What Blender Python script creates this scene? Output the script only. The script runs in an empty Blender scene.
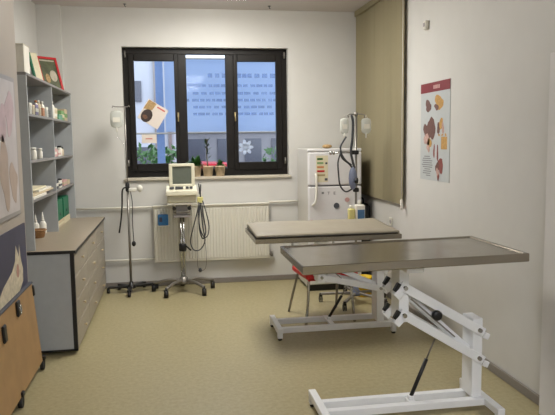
import bpy, math, random
from mathutils import Vector, Matrix
random.seed(7)
S = bpy.context.scene
COL = S.collection
PI = math.pi

# ------------------------------------------------------------------ materials
def lin(c):
    return tuple(((v/255/12.92) if v/255 <= .04045 else ((v/255+.055)/1.055)**2.4) for v in c)

def mat(name, rgb, rough=.6, metal=0., noise=0., nscale=40., bump=0., bscale=80., spec=.5, rvar=0., trans=0.):
    m = bpy.data.materials.new(name); m.use_nodes = True
    nt = m.node_tree; b = nt.nodes['Principled BSDF']
    c = lin(rgb)
    b.inputs['Base Color'].default_value = (*c, 1)
    b.inputs['Roughness'].default_value = rough
    b.inputs['Metallic'].default_value = metal
    b.inputs['Specular IOR Level'].default_value = spec
    if trans: b.inputs['Transmission Weight'].default_value = trans
    tc = nt.nodes.new('ShaderNodeTexCoord')
    if noise or rvar:
        n = nt.nodes.new('ShaderNodeTexNoise'); n.inputs['Scale'].default_value = nscale
        n.inputs['Detail'].default_value = 4
        nt.links.new(tc.outputs['Object'], n.inputs['Vector'])
        if noise:
            r = nt.nodes.new('ShaderNodeValToRGB')
            r.color_ramp.elements[0].position = .3; r.color_ramp.elements[1].position = .7
            r.color_ramp.elements[0].color = (*[v*(1-noise) for v in c], 1)
            r.color_ramp.elements[1].color = (*[min(1, v*(1+noise)) for v in c], 1)
            nt.links.new(n.outputs['Fac'], r.inputs['Fac'])
            nt.links.new(r.outputs['Color'], b.inputs['Base Color'])
        if rvar:
            mr = nt.nodes.new('ShaderNodeMapRange')
            mr.inputs['To Min'].default_value = max(0, rough-rvar); mr.inputs['To Max'].default_value = rough+rvar
            nt.links.new(n.outputs['Fac'], mr.inputs['Value'])
            nt.links.new(mr.outputs['Result'], b.inputs['Roughness'])
    if bump:
        n2 = nt.nodes.new('ShaderNodeTexNoise'); n2.inputs['Scale'].default_value = bscale
        nt.links.new(tc.outputs['Object'], n2.inputs['Vector'])
        bp = nt.nodes.new('ShaderNodeBump'); bp.inputs['Strength'].default_value = bump
        bp.inputs['Distance'].default_value = .01
        nt.links.new(n2.outputs['Fac'], bp.inputs['Height'])
        nt.links.new(bp.outputs['Normal'], b.inputs['Normal'])
    return m

def emis(name, rgb, s):
    m = bpy.data.materials.new(name); m.use_nodes = True
    b = m.node_tree.nodes['Principled BSDF']
    b.inputs['Base Color'].default_value = (*lin(rgb), 1)
    b.inputs['Emission Color'].default_value = (*lin(rgb), 1)
    b.inputs['Emission Strength'].default_value = s
    return m

def glass_mat(name, tint=(255, 255, 255), refl=.06):
    m = bpy.data.materials.new(name); m.use_nodes = True
    nt = m.node_tree; nt.nodes.remove(nt.nodes['Principled BSDF'])
    o = nt.nodes['Material Output']
    t = nt.nodes.new('ShaderNodeBsdfTransparent'); t.inputs['Color'].default_value = (*lin(tint), 1)
    g = nt.nodes.new('ShaderNodeBsdfGlossy'); g.inputs['Roughness'].default_value = .03
    mx = nt.nodes.new('ShaderNodeMixShader'); mx.inputs['Fac'].default_value = refl
    nt.links.new(t.outputs[0], mx.inputs[1]); nt.links.new(g.outputs[0], mx.inputs[2])
    nt.links.new(mx.outputs[0], o.inputs['Surface'])
    return m

def sheer_mat(name, rgb, transl=.5, transp=.0):
    m = bpy.data.materials.new(name); m.use_nodes = True
    nt = m.node_tree; nt.nodes.remove(nt.nodes['Principled BSDF'])
    o = nt.nodes['Material Output']
    d = nt.nodes.new('ShaderNodeBsdfDiffuse'); d.inputs['Color'].default_value = (*lin(rgb), 1)
    t = nt.nodes.new('ShaderNodeBsdfTranslucent'); t.inputs['Color'].default_value = (*lin(rgb), 1)
    mx = nt.nodes.new('ShaderNodeMixShader'); mx.inputs['Fac'].default_value = transl
    nt.links.new(d.outputs[0], mx.inputs[1]); nt.links.new(t.outputs[0], mx.inputs[2])
    last = mx
    if transp:
        tr = nt.nodes.new('ShaderNodeBsdfTransparent')
        m2 = nt.nodes.new('ShaderNodeMixShader'); m2.inputs['Fac'].default_value = transp
        nt.links.new(mx.outputs[0], m2.inputs[1]); nt.links.new(tr.outputs[0], m2.inputs[2]); last = m2
    nt.links.new(last.outputs[0], o.inputs['Surface'])
    return m

M = dict(
    wall=mat('painted_wall', (206, 205, 201), .55, noise=.015, nscale=6, bump=.08, bscale=120),
    ceil=mat('painted_ceiling', (208, 202, 200), .8, noise=.015, nscale=5),
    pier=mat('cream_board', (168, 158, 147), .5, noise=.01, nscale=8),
    skirt=mat('grey_vinyl_skirting', (128, 122, 116), .45, noise=.04),
    sill=mat('stone_sill', (196, 188, 172), .4, noise=.05, nscale=60),
    frame=mat('dark_brown_frame', (24, 21, 18), .4, noise=.12, nscale=25, spec=.25),
    brass=mat('brass', (176, 158, 118), .4, .6),
    glass=glass_mat('window_glass', (250, 252, 255), .005),
    grey=mat('grey_laminate', (170, 174, 176), .45, noise=.03, nscale=15),
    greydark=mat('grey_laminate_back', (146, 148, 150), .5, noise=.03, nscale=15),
    board=mat('shelf_board_grey', (126, 124, 122), .5, noise=.03, nscale=15),
    drawer=mat('beige_grey_laminate', (158, 150, 136), .45, noise=.04, nscale=14),
    counter=mat('taupe_counter', (156, 143, 124), .35, noise=.04, nscale=20),
    black=mat('black_plastic', (20, 20, 21), .4, noise=.05),
    rubber=mat('black_rubber', (26, 26, 27), .6, noise=.08),
    chrome=mat('chrome', (190, 190, 188), .2, 1.),
    dullmetal=mat('grey_tube_metal', (140, 136, 130), .35, .7),
    white=mat('white_enamel', (236, 238, 240), .35, noise=.01),
    whitep=mat('white_plastic', (222, 220, 210), .45, noise=.01),
    ivory=mat('ivory_plastic', (216, 212, 190), .45, noise=.02),
    steel=mat('brushed_stainless', (150, 143, 131), .22, .85, rvar=.06, nscale=9),
    matc=mat('taupe_vinyl', (150, 142, 126), .5, noise=.04, nscale=12, bump=.15, bscale=25),
    seam=mat('dark_seam', (52, 50, 46), .7),
    red=mat('red_vinyl', (196, 28, 34), .45, noise=.05, nscale=20),
    wood=mat('light_plywood', (164, 130, 88), .5, noise=.1, nscale=7),
    navy=mat('navy_print', (62, 62, 84), .5, noise=.12, nscale=4),
    catfur=mat('cat_fur_print', (196, 186, 164), .6, noise=.2, nscale=30),
    catpink=mat('cat_ear_print', (168, 128, 116), .6, noise=.1),
    pinkprint=mat('pale_print', (190, 184, 184), .5, noise=.1, nscale=5),
    magenta=mat('dusty_pink_print', (186, 164, 168), .5, noise=.12, nscale=9),
    brownprint=mat('brown_print', (172, 154, 140), .5, noise=.1, nscale=9),
    greyframe=mat('grey_frame', (150, 146, 146), .4, noise=.03),
    radiator=mat('radiator_white', (220, 217, 205), .4, noise=.01),
    blue=mat('blue_plastic', (38, 112, 172), .35, noise=.05),
    bluelabel=mat('blue_label', (70, 110, 150), .5, noise=.08),
    yellow=mat('yellow_plastic', (222, 186, 20), .4, noise=.06),
    ygreen=mat('pale_yellow_plastic', (208, 200, 130), .4, noise=.05),
    green=mat('green_cardboard', (10, 104, 72), .55, noise=.08),
    ltgreen=mat('light_green_card', (120, 160, 104), .6, noise=.1),
    teal=mat('teal_card', (96, 148, 124), .6, noise=.1),
    beige=mat('beige_card', (196, 180, 150), .6, noise=.05),
    orange=mat('orange_card', (196, 130, 84), .6, noise=.08),
    pinkc=mat('pink_card', (206, 164, 160), .6, noise=.05),
    purple=mat('purple_card', (118, 110, 146), .6, noise=.05),
    paper=mat('white_paper', (222, 219, 208), .7, noise=.02),
    bottle=mat('white_bottle', (226, 223, 212), .4, noise=.01),
    wicker=mat('brown_wicker', (150, 112, 72), .7, noise=.2, nscale=60),
    clear=glass_mat('clear_plastic', (246, 247, 248), .08),
    bag=sheer_mat('infusion_bag_film', (226, 228, 222), .4, .25),
    blind=sheer_mat('beige_blind_fabric', (168, 159, 131), .35),
    banner=sheer_mat('blue_banner_mesh', (186, 202, 226), .6),
    bannertext=sheer_mat('blue_banner_lettering', (158, 177, 210), .6, .72),
    fridge=mat('fridge_white', (216, 215, 216), .3, noise=.01),
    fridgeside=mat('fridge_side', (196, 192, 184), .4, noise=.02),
    gap=mat('dark_gasket', (70, 70, 74), .6),
    bluegrey=mat('breathing_bag', (112, 120, 142), .5, noise=.05),
    hose=mat('dark_hose', (52, 54, 58), .5, noise=.05),
    screen=mat('crt_screen', (92, 98, 88), .12, noise=.03),
    pot=mat('ceramic_pot', (196, 176, 146), .6, noise=.1, nscale=20),
    soil=mat('soil', (50, 38, 28), .9, noise=.2),
    leaf=mat('leaf_green', (52, 96, 40), .5, noise=.25, nscale=20),
    leafdark=mat('leaf_dark', (44, 66, 40), .5, noise=.25, nscale=20),
    stem=mat('woody_stem', (78, 74, 56), .7, noise=.15),
    maroon=mat('maroon_print', (122, 34, 40), .5, noise=.05),
    pposter=mat('pale_poster_paper', (184, 189, 190), .5, noise=.02),
    pcol1=mat('brown_organ', (104, 70, 62), .5, noise=.2, nscale=60),
    pcol2=mat('amber_organ', (186, 144, 76), .5, noise=.2, nscale=60),
    pcol3=mat('pink_organ', (186, 152, 142), .5, noise=.2, nscale=60),
    pcol4=mat('dark_red_organ', (132, 66, 60), .5, noise=.2, nscale=60),
    ink=mat('grey_ink', (130, 130, 132), .6),
    inkdark=mat('dark_ink', (70, 72, 80), .6),
    asphalt=mat('asphalt', (120, 120, 122), .9, noise=.1, nscale=6),
    facade=mat('pale_facade', (176, 182, 194), .8, noise=.05, nscale=1.5),
    facade2=mat('cream_facade', (140, 140, 146), .8, noise=.08, nscale=1.5),
    darkwin=mat('dark_window', (84, 88, 100), .2, noise=.1, nscale=2),
    bluepost=mat('blue_grey_post', (108, 134, 180), .5, noise=.08),
    carred=mat('car_red', (196, 44, 60), .25),
    carwhite=mat('car_white', (226, 228, 232), .25),
    cardark=mat('car_dark', (60, 66, 76), .25),
    carglass=mat('car_glass', (50, 60, 70), .1),
    cream=mat('cream_paper', (214, 206, 176), .6, noise=.04),
    cardw=mat('pale_card', (214, 204, 196), .6, noise=.02),
    dogbrown=mat('dog_brown', (110, 76, 56), .7, noise=.3, nscale=60),
    dogblack=mat('dog_black', (56, 44, 42), .7, noise=.3, nscale=60),
    dogtan=mat('tan_print', (170, 140, 96), .7, noise=.3, nscale=60),
    redink=mat('red_ink', (190, 90, 84), .6),
    framered=mat('red_frame', (186, 26, 32), .4, noise=.05),
    photogreen=mat('photo_green', (74, 80, 52), .4, noise=.35, nscale=22),
    photopale=mat('photo_pale', (176, 168, 150), .4, noise=.15, nscale=40),
    stickerblue=mat('pale_blue_sticker', (176, 192, 220), .5, noise=.15, nscale=30),
    door=mat('white_door', (218, 216, 214), .4, noise=.01),
    lampbody=mat('lamp_white', (226, 226, 226), .5),
    lampglow=emis('lamp_opal_bright', (252, 248, 240), 29),
    lampfill=emis('lamp_opal_fill', (244, 247, 255), 27),  # glow of the two fill lamps added behind the camera
)

def floor_mat():
    m = bpy.data.materials.new('beige_linoleum'); m.use_nodes = True
    nt = m.node_tree; b = nt.nodes['Principled BSDF']
    tc = nt.nodes.new('ShaderNodeTexCoord')
    a = nt.nodes.new('ShaderNodeTexNoise'); a.inputs['Scale'].default_value = 34; a.inputs['Detail'].default_value = 6
    a.inputs['Roughness'].default_value = .7
    c = nt.nodes.new('ShaderNodeTexNoise'); c.inputs['Scale'].default_value = 1.1; c.inputs['Detail'].default_value = 2
    r1 = nt.nodes.new('ShaderNodeValToRGB')
    r1.color_ramp.elements[0].position = .32; r1.color_ramp.elements[1].position = .68
    r1.color_ramp.elements[0].color = (*lin((156, 146, 110)), 1)
    r1.color_ramp.elements[1].color = (*lin((176, 166, 130)), 1)
    r2 = nt.nodes.new('ShaderNodeValToRGB')
    r2.color_ramp.elements[0].color = (.93, .92, .9, 1); r2.color_ramp.elements[1].color = (1, 1, 1, 1)
    mx = nt.nodes.new('ShaderNodeMix'); mx.data_type = 'RGBA'; mx.blend_type = 'MULTIPLY'
    mx.inputs['Factor'].default_value = 1
    nt.links.new(tc.outputs['Object'], a.inputs['Vector']); nt.links.new(tc.outputs['Object'], c.inputs['Vector'])
    nt.links.new(a.outputs['Fac'], r1.inputs['Fac']); nt.links.new(c.outputs['Fac'], r2.inputs['Fac'])
    nt.links.new(r1.outputs['Color'], mx.inputs[6]); nt.links.new(r2.outputs['Color'], mx.inputs[7])
    nt.links.new(mx.outputs[2], b.inputs['Base Color'])
    b.inputs['Roughness'].default_value = .38
    b.inputs['Specular IOR Level'].default_value = .45
    return m
M['floor'] = floor_mat()

# ------------------------------------------------------------------ mesh builder
class MB:
    def __init__(s): s.v = []; s.f = []; s.sm = []
    def add(s, vs, fs, smooth=False):
        o = len(s.v); s.v += [tuple(p) for p in vs]
        for f in fs: s.f.append(tuple(i+o for i in f)); s.sm.append(smooth)
        return s
    def box(s, x0, x1, y0, y1, z0, z1, bev=0., mtx=None):
        x0, x1 = min(x0, x1), max(x0, x1); y0, y1 = min(y0, y1), max(y0, y1); z0, z1 = min(z0, z1), max(z0, z1)
        bev = min(bev, .45*min(x1-x0, y1-y0, z1-z0))
        if bev <= 0:
            vs = [(x, y, z) for x in (x0, x1) for y in (y0, y1) for z in (z0, z1)]
            fs = [(0, 1, 3, 2), (4, 6, 7, 5), (0, 4, 5, 1), (2, 3, 7, 6), (0, 2, 6, 4), (1, 5, 7, 3)]
        else:
            vs = []; idx = {}
            X, Y, Z = (x0, x1), (y0, y1), (z0, z1)
            sg = (1, -1)
            for i in (0, 1):
                for j in (0, 1):
                    for k in (0, 1):
                        for a in range(3):
                            p = [X[i]+sg[i]*bev, Y[j]+sg[j]*bev, Z[k]+sg[k]*bev]
                            p[a] = (X[i], Y[j], Z[k])[a]
                            idx[i, j, k, a] = len(vs); vs.append(tuple(p))
            fs = []
            for i in (0, 1):
                fs.append([idx[i, j, k, 0] for j, k in ((0, 0), (0, 1), (1, 1), (1, 0))][::(1 if i == 0 else -1)])
                fs.append([idx[j, i, k, 1] for j, k in ((0, 0), (1, 0), (1, 1), (0, 1))][::(1 if i == 0 else -1)])
                fs.append([idx[j, k, i, 2] for j, k in ((0, 0), (0, 1), (1, 1), (1, 0))][::(1 if i == 0 else -1)])
            for a in (0, 1):
                for b in (0, 1):
                    fs.append([idx[0, a, b, 1], idx[0, a, b, 2], idx[1, a, b, 2], idx[1, a, b, 1]])
                    fs.append([idx[a, 0, b, 0], idx[a, 0, b, 2], idx[a, 1, b, 2], idx[a, 1, b, 0]])
                    fs.append([idx[a, b, 0, 0], idx[a, b, 0, 1], idx[a, b, 1, 1], idx[a, b, 1, 0]])
            for i in (0, 1):
                for j in (0, 1):
                    for k in (0, 1):
                        fs.append([idx[i, j, k, a] for a in range(3)])
        if mtx is not None: vs = [tuple(mtx @ Vector(p)) for p in vs]
        return s.add(vs, fs)
    def bar(s, p0, p1, w, h, up=(0, 0, 1), bev=0.):
        """box along p0->p1; w = across (horizontal), h = along 'up'."""
        p0 = Vector(p0); p1 = Vector(p1); d = (p1-p0); L = d.length; d.normalize()
        u = Vector(up); sx = d.cross(u).normalized(); u = sx.cross(d).normalized()
        m = Matrix((( d.x, sx.x, u.x, p0.x), (d.y, sx.y, u.y, p0.y), (d.z, sx.z, u.z, p0.z), (0, 0, 0, 1)))
        return s.box(0, L, -w/2, w/2, -h/2, h/2, bev, m)
    def tube(s, pts, r, n=8, closed=False, caps=True):
        P = [Vector(p) for p in pts]; N = len(P)
        rs = r if isinstance(r, (list, tuple)) else [r]*N
        T = []
        for i in range(N):
            a = P[(i-1) % N] if (closed or i > 0) else P[i]
            b = P[(i+1) % N] if (closed or i < N-1) else P[i]
            T.append((b-a).normalized())
        ref = Vector((0, 0, 1)) if abs(T[0].z) < .9 else Vector((1, 0, 0))
        u = T[0].cross(ref).normalized(); vs = []
        for i in range(N):
            u = (u - T[i]*u.dot(T[i]))
            if u.length < 1e-6: u = T[i].orthogonal()
            u.normalize(); w = T[i].cross(u)
            for k in range(n):
                a = 2*PI*k/n
                vs.append(P[i] + (u*math.cos(a)+w*math.sin(a))*rs[i])
        fs = []
        for i in range(N if closed else N-1):
            j = (i+1) % N
            for k in range(n):
                k2 = (k+1) % n
                fs.append((i*n+k, i*n+k2, j*n+k2, j*n+k))
        s.add(vs, fs, True)
        if caps and not closed:
            s.add(vs[:n], [tuple(range(n))[::-1]]); s.add(vs[-n:], [tuple(range(n))])
        return s
    def spline(s, pts, r, n=6, sub=6, caps=True):
        return s.tube(catmull(pts, sub), r, n, False, caps)
    def lathe(s, prof, c=(0, 0, 0), n=20, mtx=None):
        vs = []; fs = []
        for (r, z) in prof:
            for k in range(n):
                a = 2*PI*k/n; vs.append((c[0]+r*math.cos(a), c[1]+r*math.sin(a), c[2]+z))
        for i in range(len(prof)-1):
            for k in range(n):
                k2 = (k+1) % n
                fs.append((i*n+k, i*n+k2, (i+1)*n+k2, (i+1)*n+k))
        if prof[0][0] > 1e-5: fs.append(tuple(range(n))[::-1])
        if prof[-1][0] > 1e-5: fs.append(tuple((len(prof)-1)*n+k for k in range(n)))
        if mtx is not None: vs = [tuple(mtx @ Vector(p)) for p in vs]
        return s.add(vs, fs, True)
    def cyl(s, p0, p1, r, n=14, r1=None):
        return s.tube([p0, p1], [r, r if r1 is None else r1], n)
    def ell(s, c, rx, ry, rz, n=14, m=8, mtx=None):
        vs = []; fs = []
        for i in range(m+1):
            t = PI*i/m
            for k in range(n):
                a = 2*PI*k/n
                p = Vector((rx*math.sin(t)*math.cos(a), ry*math.sin(t)*math.sin(a), -rz*math.cos(t)))
                if mtx is not None: p = mtx @ p
                vs.append(p+Vector(c))
        for i in range(m):
            for k in range(n):
                k2 = (k+1) % n; fs.append((i*n+k, i*n+k2, (i+1)*n+k2, (i+1)*n+k))
        return s.add(vs, fs, True)
    def prism(s, poly, fr, th):
        """poly in (a,b); fr = (origin, A, B) vectors; extruded th along AxB."""
        O, A, B = (Vector(q) for q in fr); Nn = A.cross(B).normalized()*th
        n = len(poly)
        vs = [O+A*a+B*b for a, b in poly]; vs += [p+Nn for p in vs]
        fs = [tuple(range(n))[::-1], tuple(range(n, 2*n))]
        for i in range(n):
            j = (i+1) % n; fs.append((i, j, n+j, n+i))
        return s.add(vs, fs)
    def build(s, name, m, parent=None, loc=None):
        me = bpy.data.meshes.new(name)
        off = Vector((0, 0, 0))
        if parent is not None: off = Vector(parent['_org'])
        elif loc is not None: off = Vector(loc)
        me.from_pydata([tuple(Vector(p)-off) for p in s.v], [], s.f)
        me.polygons.foreach_set('use_smooth', s.sm)
        import bmesh
        bm = bmesh.new(); bm.from_mesh(me)
        bmesh.ops.remove_doubles(bm, verts=bm.verts, dist=1e-6)
        bmesh.ops.recalc_face_normals(bm, faces=bm.faces); bm.to_mesh(me); bm.free()
        me.materials.append(M[m] if isinstance(m, str) else m)
        o = bpy.data.objects.new(name, me); COL.objects.link(o)
        if parent is not None: o.parent = parent; o['_org'] = tuple(off)
        else: o.location = off; o['_org'] = tuple(off)
        return o

def catmull(pts, sub=6):
    P = [Vector(p) for p in pts]; P = [2*P[0]-P[1]]+P+[2*P[-1]-P[-2]]; out = []
    for i in range(1, len(P)-2):
        a, b, c, d = P[i-1:i+3]
        for k in range(sub):
            t = k/sub
            out.append(.5*((2*b)+(c-a)*t+(2*a-5*b+4*c-d)*t*t+(3*b-a-3*c+d)*t**3))
    out.append(P[-2]); return out

def tag(o, label, cat, group=None, kind=None):
    o['label'] = label; o['category'] = cat
    if group: o['group'] = group
    if kind: o['kind'] = kind
    return o
def thing(name, loc, label, cat, group=None, kind=None):
    o = bpy.data.objects.new(name, None); COL.objects.link(o); o.location = loc; o['_org'] = tuple(loc)
    o.empty_display_size = .1
    return tag(o, label, cat, group, kind)
def struct(o, label=None, cat=None):
    o['kind'] = 'structure'
    if label: o['label'] = label
    if cat: o['category'] = cat
    return o
def part(o, label): o['label'] = label; return o
B = lambda *a, **k: MB().box(*a, **k)
def ngon(n, r=1, ph=0, sx=1, sy=1): return [(sx*r*math.cos(2*PI*i/n+ph), sy*r*math.sin(2*PI*i/n+ph)) for i in range(n)]

# ------------------------------------------------------------------ room shell
XL, XR, YB, YF, ZC = -1.33, 2.13, 7.065, -4.5, 3.01
WX0, WX1, WZ0, WZ1 = -.492, 1.306, 1.205, 2.605
struct(B(XL-.2, XR+.2, YF-.2, YB+.25, -.12, 0).build('floor', 'floor', loc=(0, 0, 0)), 'beige speckled linoleum floor', 'floor')
struct(B(XL-.2, XR+.2, YF-.2, YB+.25, ZC, ZC+.15).build('ceiling', 'ceil', loc=(0, 0, ZC)), 'plain off-white ceiling', 'ceiling')
w = MB()
w.box(XL-.2, WX0, YB, YB+.25, 0, ZC); w.box(WX1, XR+.2, YB, YB+.25, 0, ZC)
w.box(WX0, WX1, YB, YB+.25, 0, WZ0-.03); w.box(WX0, WX1, YB, YB+.25, WZ1, ZC)
struct(w.build('wall_back', 'wall', loc=(0, YB, 0)), 'white back wall with the window', 'wall')
struct(B(XL-.2, XL, YF-.2, YB, 0, ZC).build('wall_left', 'wall', loc=(XL, 0, 0)), 'white left wall behind the shelves', 'wall')
struct(B(XR, XR+.2, YF-.2, YB, 0, ZC).build('wall_right', 'wall', loc=(XR, 0, 0)), 'white right wall with the poster', 'wall')
struct(B(XL, XR, YF-.2, YF, 0, ZC).build('wall_front', 'wall', loc=(0, YF, 0)), 'white wall behind the camera', 'wall')
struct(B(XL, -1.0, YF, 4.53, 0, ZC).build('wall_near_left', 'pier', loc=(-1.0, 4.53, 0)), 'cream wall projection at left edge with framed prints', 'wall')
struct(B(XL, -1.09, 7.0, YB, 0, ZC).build('trim_1', 'wall', loc=(-1.2, 7.03, 0)), 'white boxed pipe column in far left corner', 'trim')
struct(B(-1.09, XR, YB-.016, YB, 0, .06, .004).build('baseboard_back', 'skirt', loc=(0, YB, 0)), 'grey vinyl baseboard along back wall', 'baseboard')
struct(B(XR-.016, XR, YF, YB-.016, 0, .062, .004).build('baseboard_right', 'skirt', loc=(XR, 0, 0)), 'grey vinyl baseboard along right wall', 'baseboard')
struct(B(WX0-.02, WX1+.02, YB-.03, YB+.1, WZ0-.03, WZ0, .004).build('trim_2', 'sill', loc=(.4, YB, WZ0)), 'pale stone window sill', 'window sill')
# white door leaf standing open against the right wall
dr = thing('door_1', (2.07, 2.75, 0), 'white door leaf at right edge of the photo', 'door', kind='structure')
B(2.045, 2.085, 2.36, 3.225, .008, 2.05, .003).build('door_panel', 'door', dr)
hb = MB(); hb.tube([(2.045, 2.45, 1.05), (2.0, 2.45, 1.05), (2.0, 2.57, 1.05)], .009)
hb.build('door_handle', 'chrome', dr)
db = MB(); db.box(2.085, XR, 2.33, 2.36, 0, 2.06)
db.build('door_jamb', 'door', dr)

# ------------------------------------------------------------------ window
wn = thing('window_1', (.407, 7.17, WZ0), 'dark brown three-light window in back wall', 'window', kind='structure')
y0, y1 = 7.15, 7.215
f = MB()
f.box(WX0, WX1, y0, y1, WZ0, 1.29, .004); f.box(WX0, WX1, y0, y1, 2.54, WZ1, .004)
f.box(WX0, -.43, y0, y1, 1.29, 2.54, .004); f.box(1.245, WX1, y0, y1, 1.29, 2.54, .004)
f.build('window_frame', 'frame', wn)
for a, b in ((.075, .187), (.617, .725)):
    B(a, b, y0, y1, 1.29, 2.54, .004).build('mullion', 'frame', wn)
for (a, b, hx) in ((-.43, .1, .107), (.70, 1.245, .694)):
    q = MB(); ga, gb = (-.372, .055) if a < 0 else (.748, 1.178)
    yy0, yy1 = 7.128, 7.185
    za, zb = 1.27, 2.545
    q.box(a, ga, yy0, yy1, za, zb, .005); q.box(gb, b, yy0, yy1, za, zb, .005)
    q.box(ga, gb, yy0, yy1, za, 1.355, .005); q.box(ga, gb, yy0, yy1, 2.465, zb, .005)
    sa = q.build('sash', 'frame', wn)
    B(ga, gb, 7.155, 7.161, 1.355, 2.465).build('window_pane', 'glass', sa)
    h = MB(); hx2 = hx if a < 0 else .718
    hx2 = .087 if a < 0 else .713
    h.box(hx2-.01, hx2+.01, 7.112, 7.128, 1.86, 1.91, .003); h.tube([(hx2, 7.115, 1.9), (hx2, 7.09, 1.9), (hx2, 7.085, 1.81)], .0065)
    part(h.build('window_handle', 'brass', sa), 'small brass handle')
    hg = MB(); ex = WX0+.03 if a < 0 else WX1-.03
    for zz in (1.33, 2.5): hg.cyl((ex, 7.125, zz), (ex, 7.125, zz+.07), .009)
    hg.build('hinge', 'dullmetal', sa)
B(.187, .617, 7.18, 7.186, 1.29, 2.54).build('window_pane', 'glass', wn)

# cards stuck on the left pane
c = Vector((-.185, 7.149, 1.895))
th = math.radians(-32); A = Vector((math.cos(th), 0, math.sin(th))); Bv = Vector((-math.sin(th), 0, math.cos(th)))
cd = thing('picture_card', tuple(c), 'tilted pale square card with dog picture taped to left window pane', 'card')
MB().prism([(-.125, -.12), (.125, -.12), (.125, .12), (-.125, .12)], (c, A, Bv), .002).build('card', 'cardw', cd)
MB().prism([(-.03+.06*x, -.04+.075*y) for x, y in ngon(12)]+[], (c+Vector((0, -.0022, 0))-A*.02-Bv*.01, A, Bv), .0015).build('dog_head_print', 'dogblack', cd)
MB().prism([(.03*x, .022*y) for x, y in ngon(10)], (c+Vector((0, -.0038, 0))-A*.06-Bv*.07, A, Bv), .001).build('dog_muzzle_print', 'dogbrown', cd)
MB().prism([(-.12, .0), (-.03, .03), (-.02, .115), (-.115, .115)], (c+Vector((0, -.0022, 0)), A, Bv), .0015).build('dog_print', 'dogtan', cd)
MB().prism([(.0, .082), (.095, .082), (.095, .098), (.0, .098)], (c+Vector((0, -.0022, 0)), A, Bv), .0015).build('red_lettering', 'redink', cd)
n = thing('notice', (-.235, 7.15, 1.62), 'small pale rectangular note taped below dog card on window', 'notice')
B(-.315, -.155, 7.148, 7.152, 1.58, 1.675).build('paper', 'cardw', n)
B(-.275, -.2, 7.1465, 7.1478, 1.622, 1.632).build('red_lettering', 'redink', n)
# round floral sticker on the right pane
st = MB(); ccx, ccz = .83, 1.52
for k in range(7):
    a = 2*PI*k/7
    st.prism([(.045*x, .022*y) for x, y in ngon(8)], ((ccx+.045*math.cos(a), 7.153, ccz+.045*math.sin(a)), (math.cos(a), 0, math.sin(a)), (-math.sin(a), 0, math.cos(a))), .001)
st.prism([(.02*x, .02*y) for x, y in ngon(10)], ((ccx, 7.153, ccz), (1, 0, 0), (0, 0, 1)), .0015)
tag(st.build('flower_sticker', 'stickerblue', loc=(ccx, 7.153, ccz)), 'white and blue flower sticker low on right window pane', 'sticker')

# ------------------------------------------------------------------ outside
struct(B(-25, 25, 7.4, 60, -.5, -.3).build('ground', 'asphalt', loc=(0, 8, -.3)), 'grey street outside', 'street')
bn = thing('banner_stand', (.9, 8.5, -.3), 'large pale blue banner between posts outside the window', 'banner')
B(-.06, 2.6, 8.5, 8.506, 1.72, 2.66).build('banner', 'banner', bn)
tx = MB(); random.seed(3)
for z, x0, x1 in ((2.42, .5, 1.5), (2.30, .25, 1.6), (2.20, .3, 1.5), (2.11, .2, 1.55), (2.02, .3, 1.3), (1.93, .3, 1.45)):
    x = x0
    while x < x1:
        l = random.uniform(.05, .09); tx.box(x, x+l, 8.4965, 8.4985, z, z+(.055 if z > 2.4 else .035)); x += l+random.choice((.012, .012, .035))
tx.build('lettering', 'bannertext', bn)
for x in (-.13, 2.7): B(x-.05, x+.05, 8.51, 8.59, -.3, 2.95).build('post', 'bluepost', bn)
MB().cyl((-.6, 8.46, 1.70), (2.75, 8.46, 1.70), .012).build('rail', 'dullmetal', bn)
MB().cyl((-.13, 8.46, 2.66), (2.75, 8.46, 2.66), .01).build('rail', 'dullmetal', bn)
bd = thing('white_building', (-1.2, 17, -.3), 'white building with grey window and drainpipes across the street', 'building')
B(-6, .35, 17, 20, -.3, 9).build('wall', 'facade', bd)
B(-1.0, -.72, 16.96, 17.02, 2.62, 3.15).build('window', 'darkwin', bd)
B(-1.0, -.2, 16.96, 17.02, .5, 1.45).build('shop_window', 'darkwin', bd)
MB().cyl((-.36, 16.92, -.3), (-.36, 16.92, 9), .05).build('drainpipe', 'greyframe', bd)
MB().cyl((-.02, 16.92, -.3), (-.02, 16.92, 9), .05).build('drainpipe', 'greyframe', bd)
b2 = thing('cream_building', (3, 21, -.3), 'cream building with dark windows beyond the banner', 'building')
B(.3, 9, 21, 25, -.3, 4.05).build('wall', 'facade2', b2)
for x in (.55, 1.5, 2.4, 3.3, 4.2, 5.1): B(x, x+.55, 20.95, 21.02, .75, 1.65).build('window', 'darkwin', b2)
B(.3, 9, 20.9, 21, 1.85, 2.1).build('ledge', 'facade', b2)
def car(x, y, colr, label, L=3.9, dirn=1):
    c = thing('car', (x, y, -.3), label, 'car', 'cars parked across the street')
    z = -.3
    prof = [(-L/2, .3), (-L/2+.05, .62), (-L/2+.5, .78), (-L*.18, .86), (-L*.06, 1.32), (L*.26, 1.38), (L*.42, .95), (L/2, .85), (L/2, .3)]
    MB().prism([(a*dirn, b) for a, b in prof], ((x, y+.8, z), (1, 0, 0), (0, 0, 1)), 1.6).build('car_body', colr, c)
    g = [(-L*.14, .9), (-L*.05, 1.26), (L*.24, 1.31), (L*.36, .95)]
    MB().prism([(a*dirn, b) for a, b in g], ((x, y-.8, z), (1, 0, 0), (0, 0, 1)), .012).build('side_window', 'carglass', c)
    for k in (-1, 1):
        MB().cyl((x+k*L*.31, y-.82, z+.3), (x+k*L*.31, y-.65, z+.3), .3, 18).build('wheel', 'rubber', c)
car(1.75, 15.5, 'carred', 'red car parked across the street behind potted plants', dirn=-1)
car(.2, 11.2, 'carwhite', 'white car parked outside below the blue banner', 2.6)
car(2.9, 13.0, 'cardark', 'dark car parked outside the right pane')
car(-2.0, 13.6, 'cardark', 'dark car parked outside the left pane', 2.6)
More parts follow.
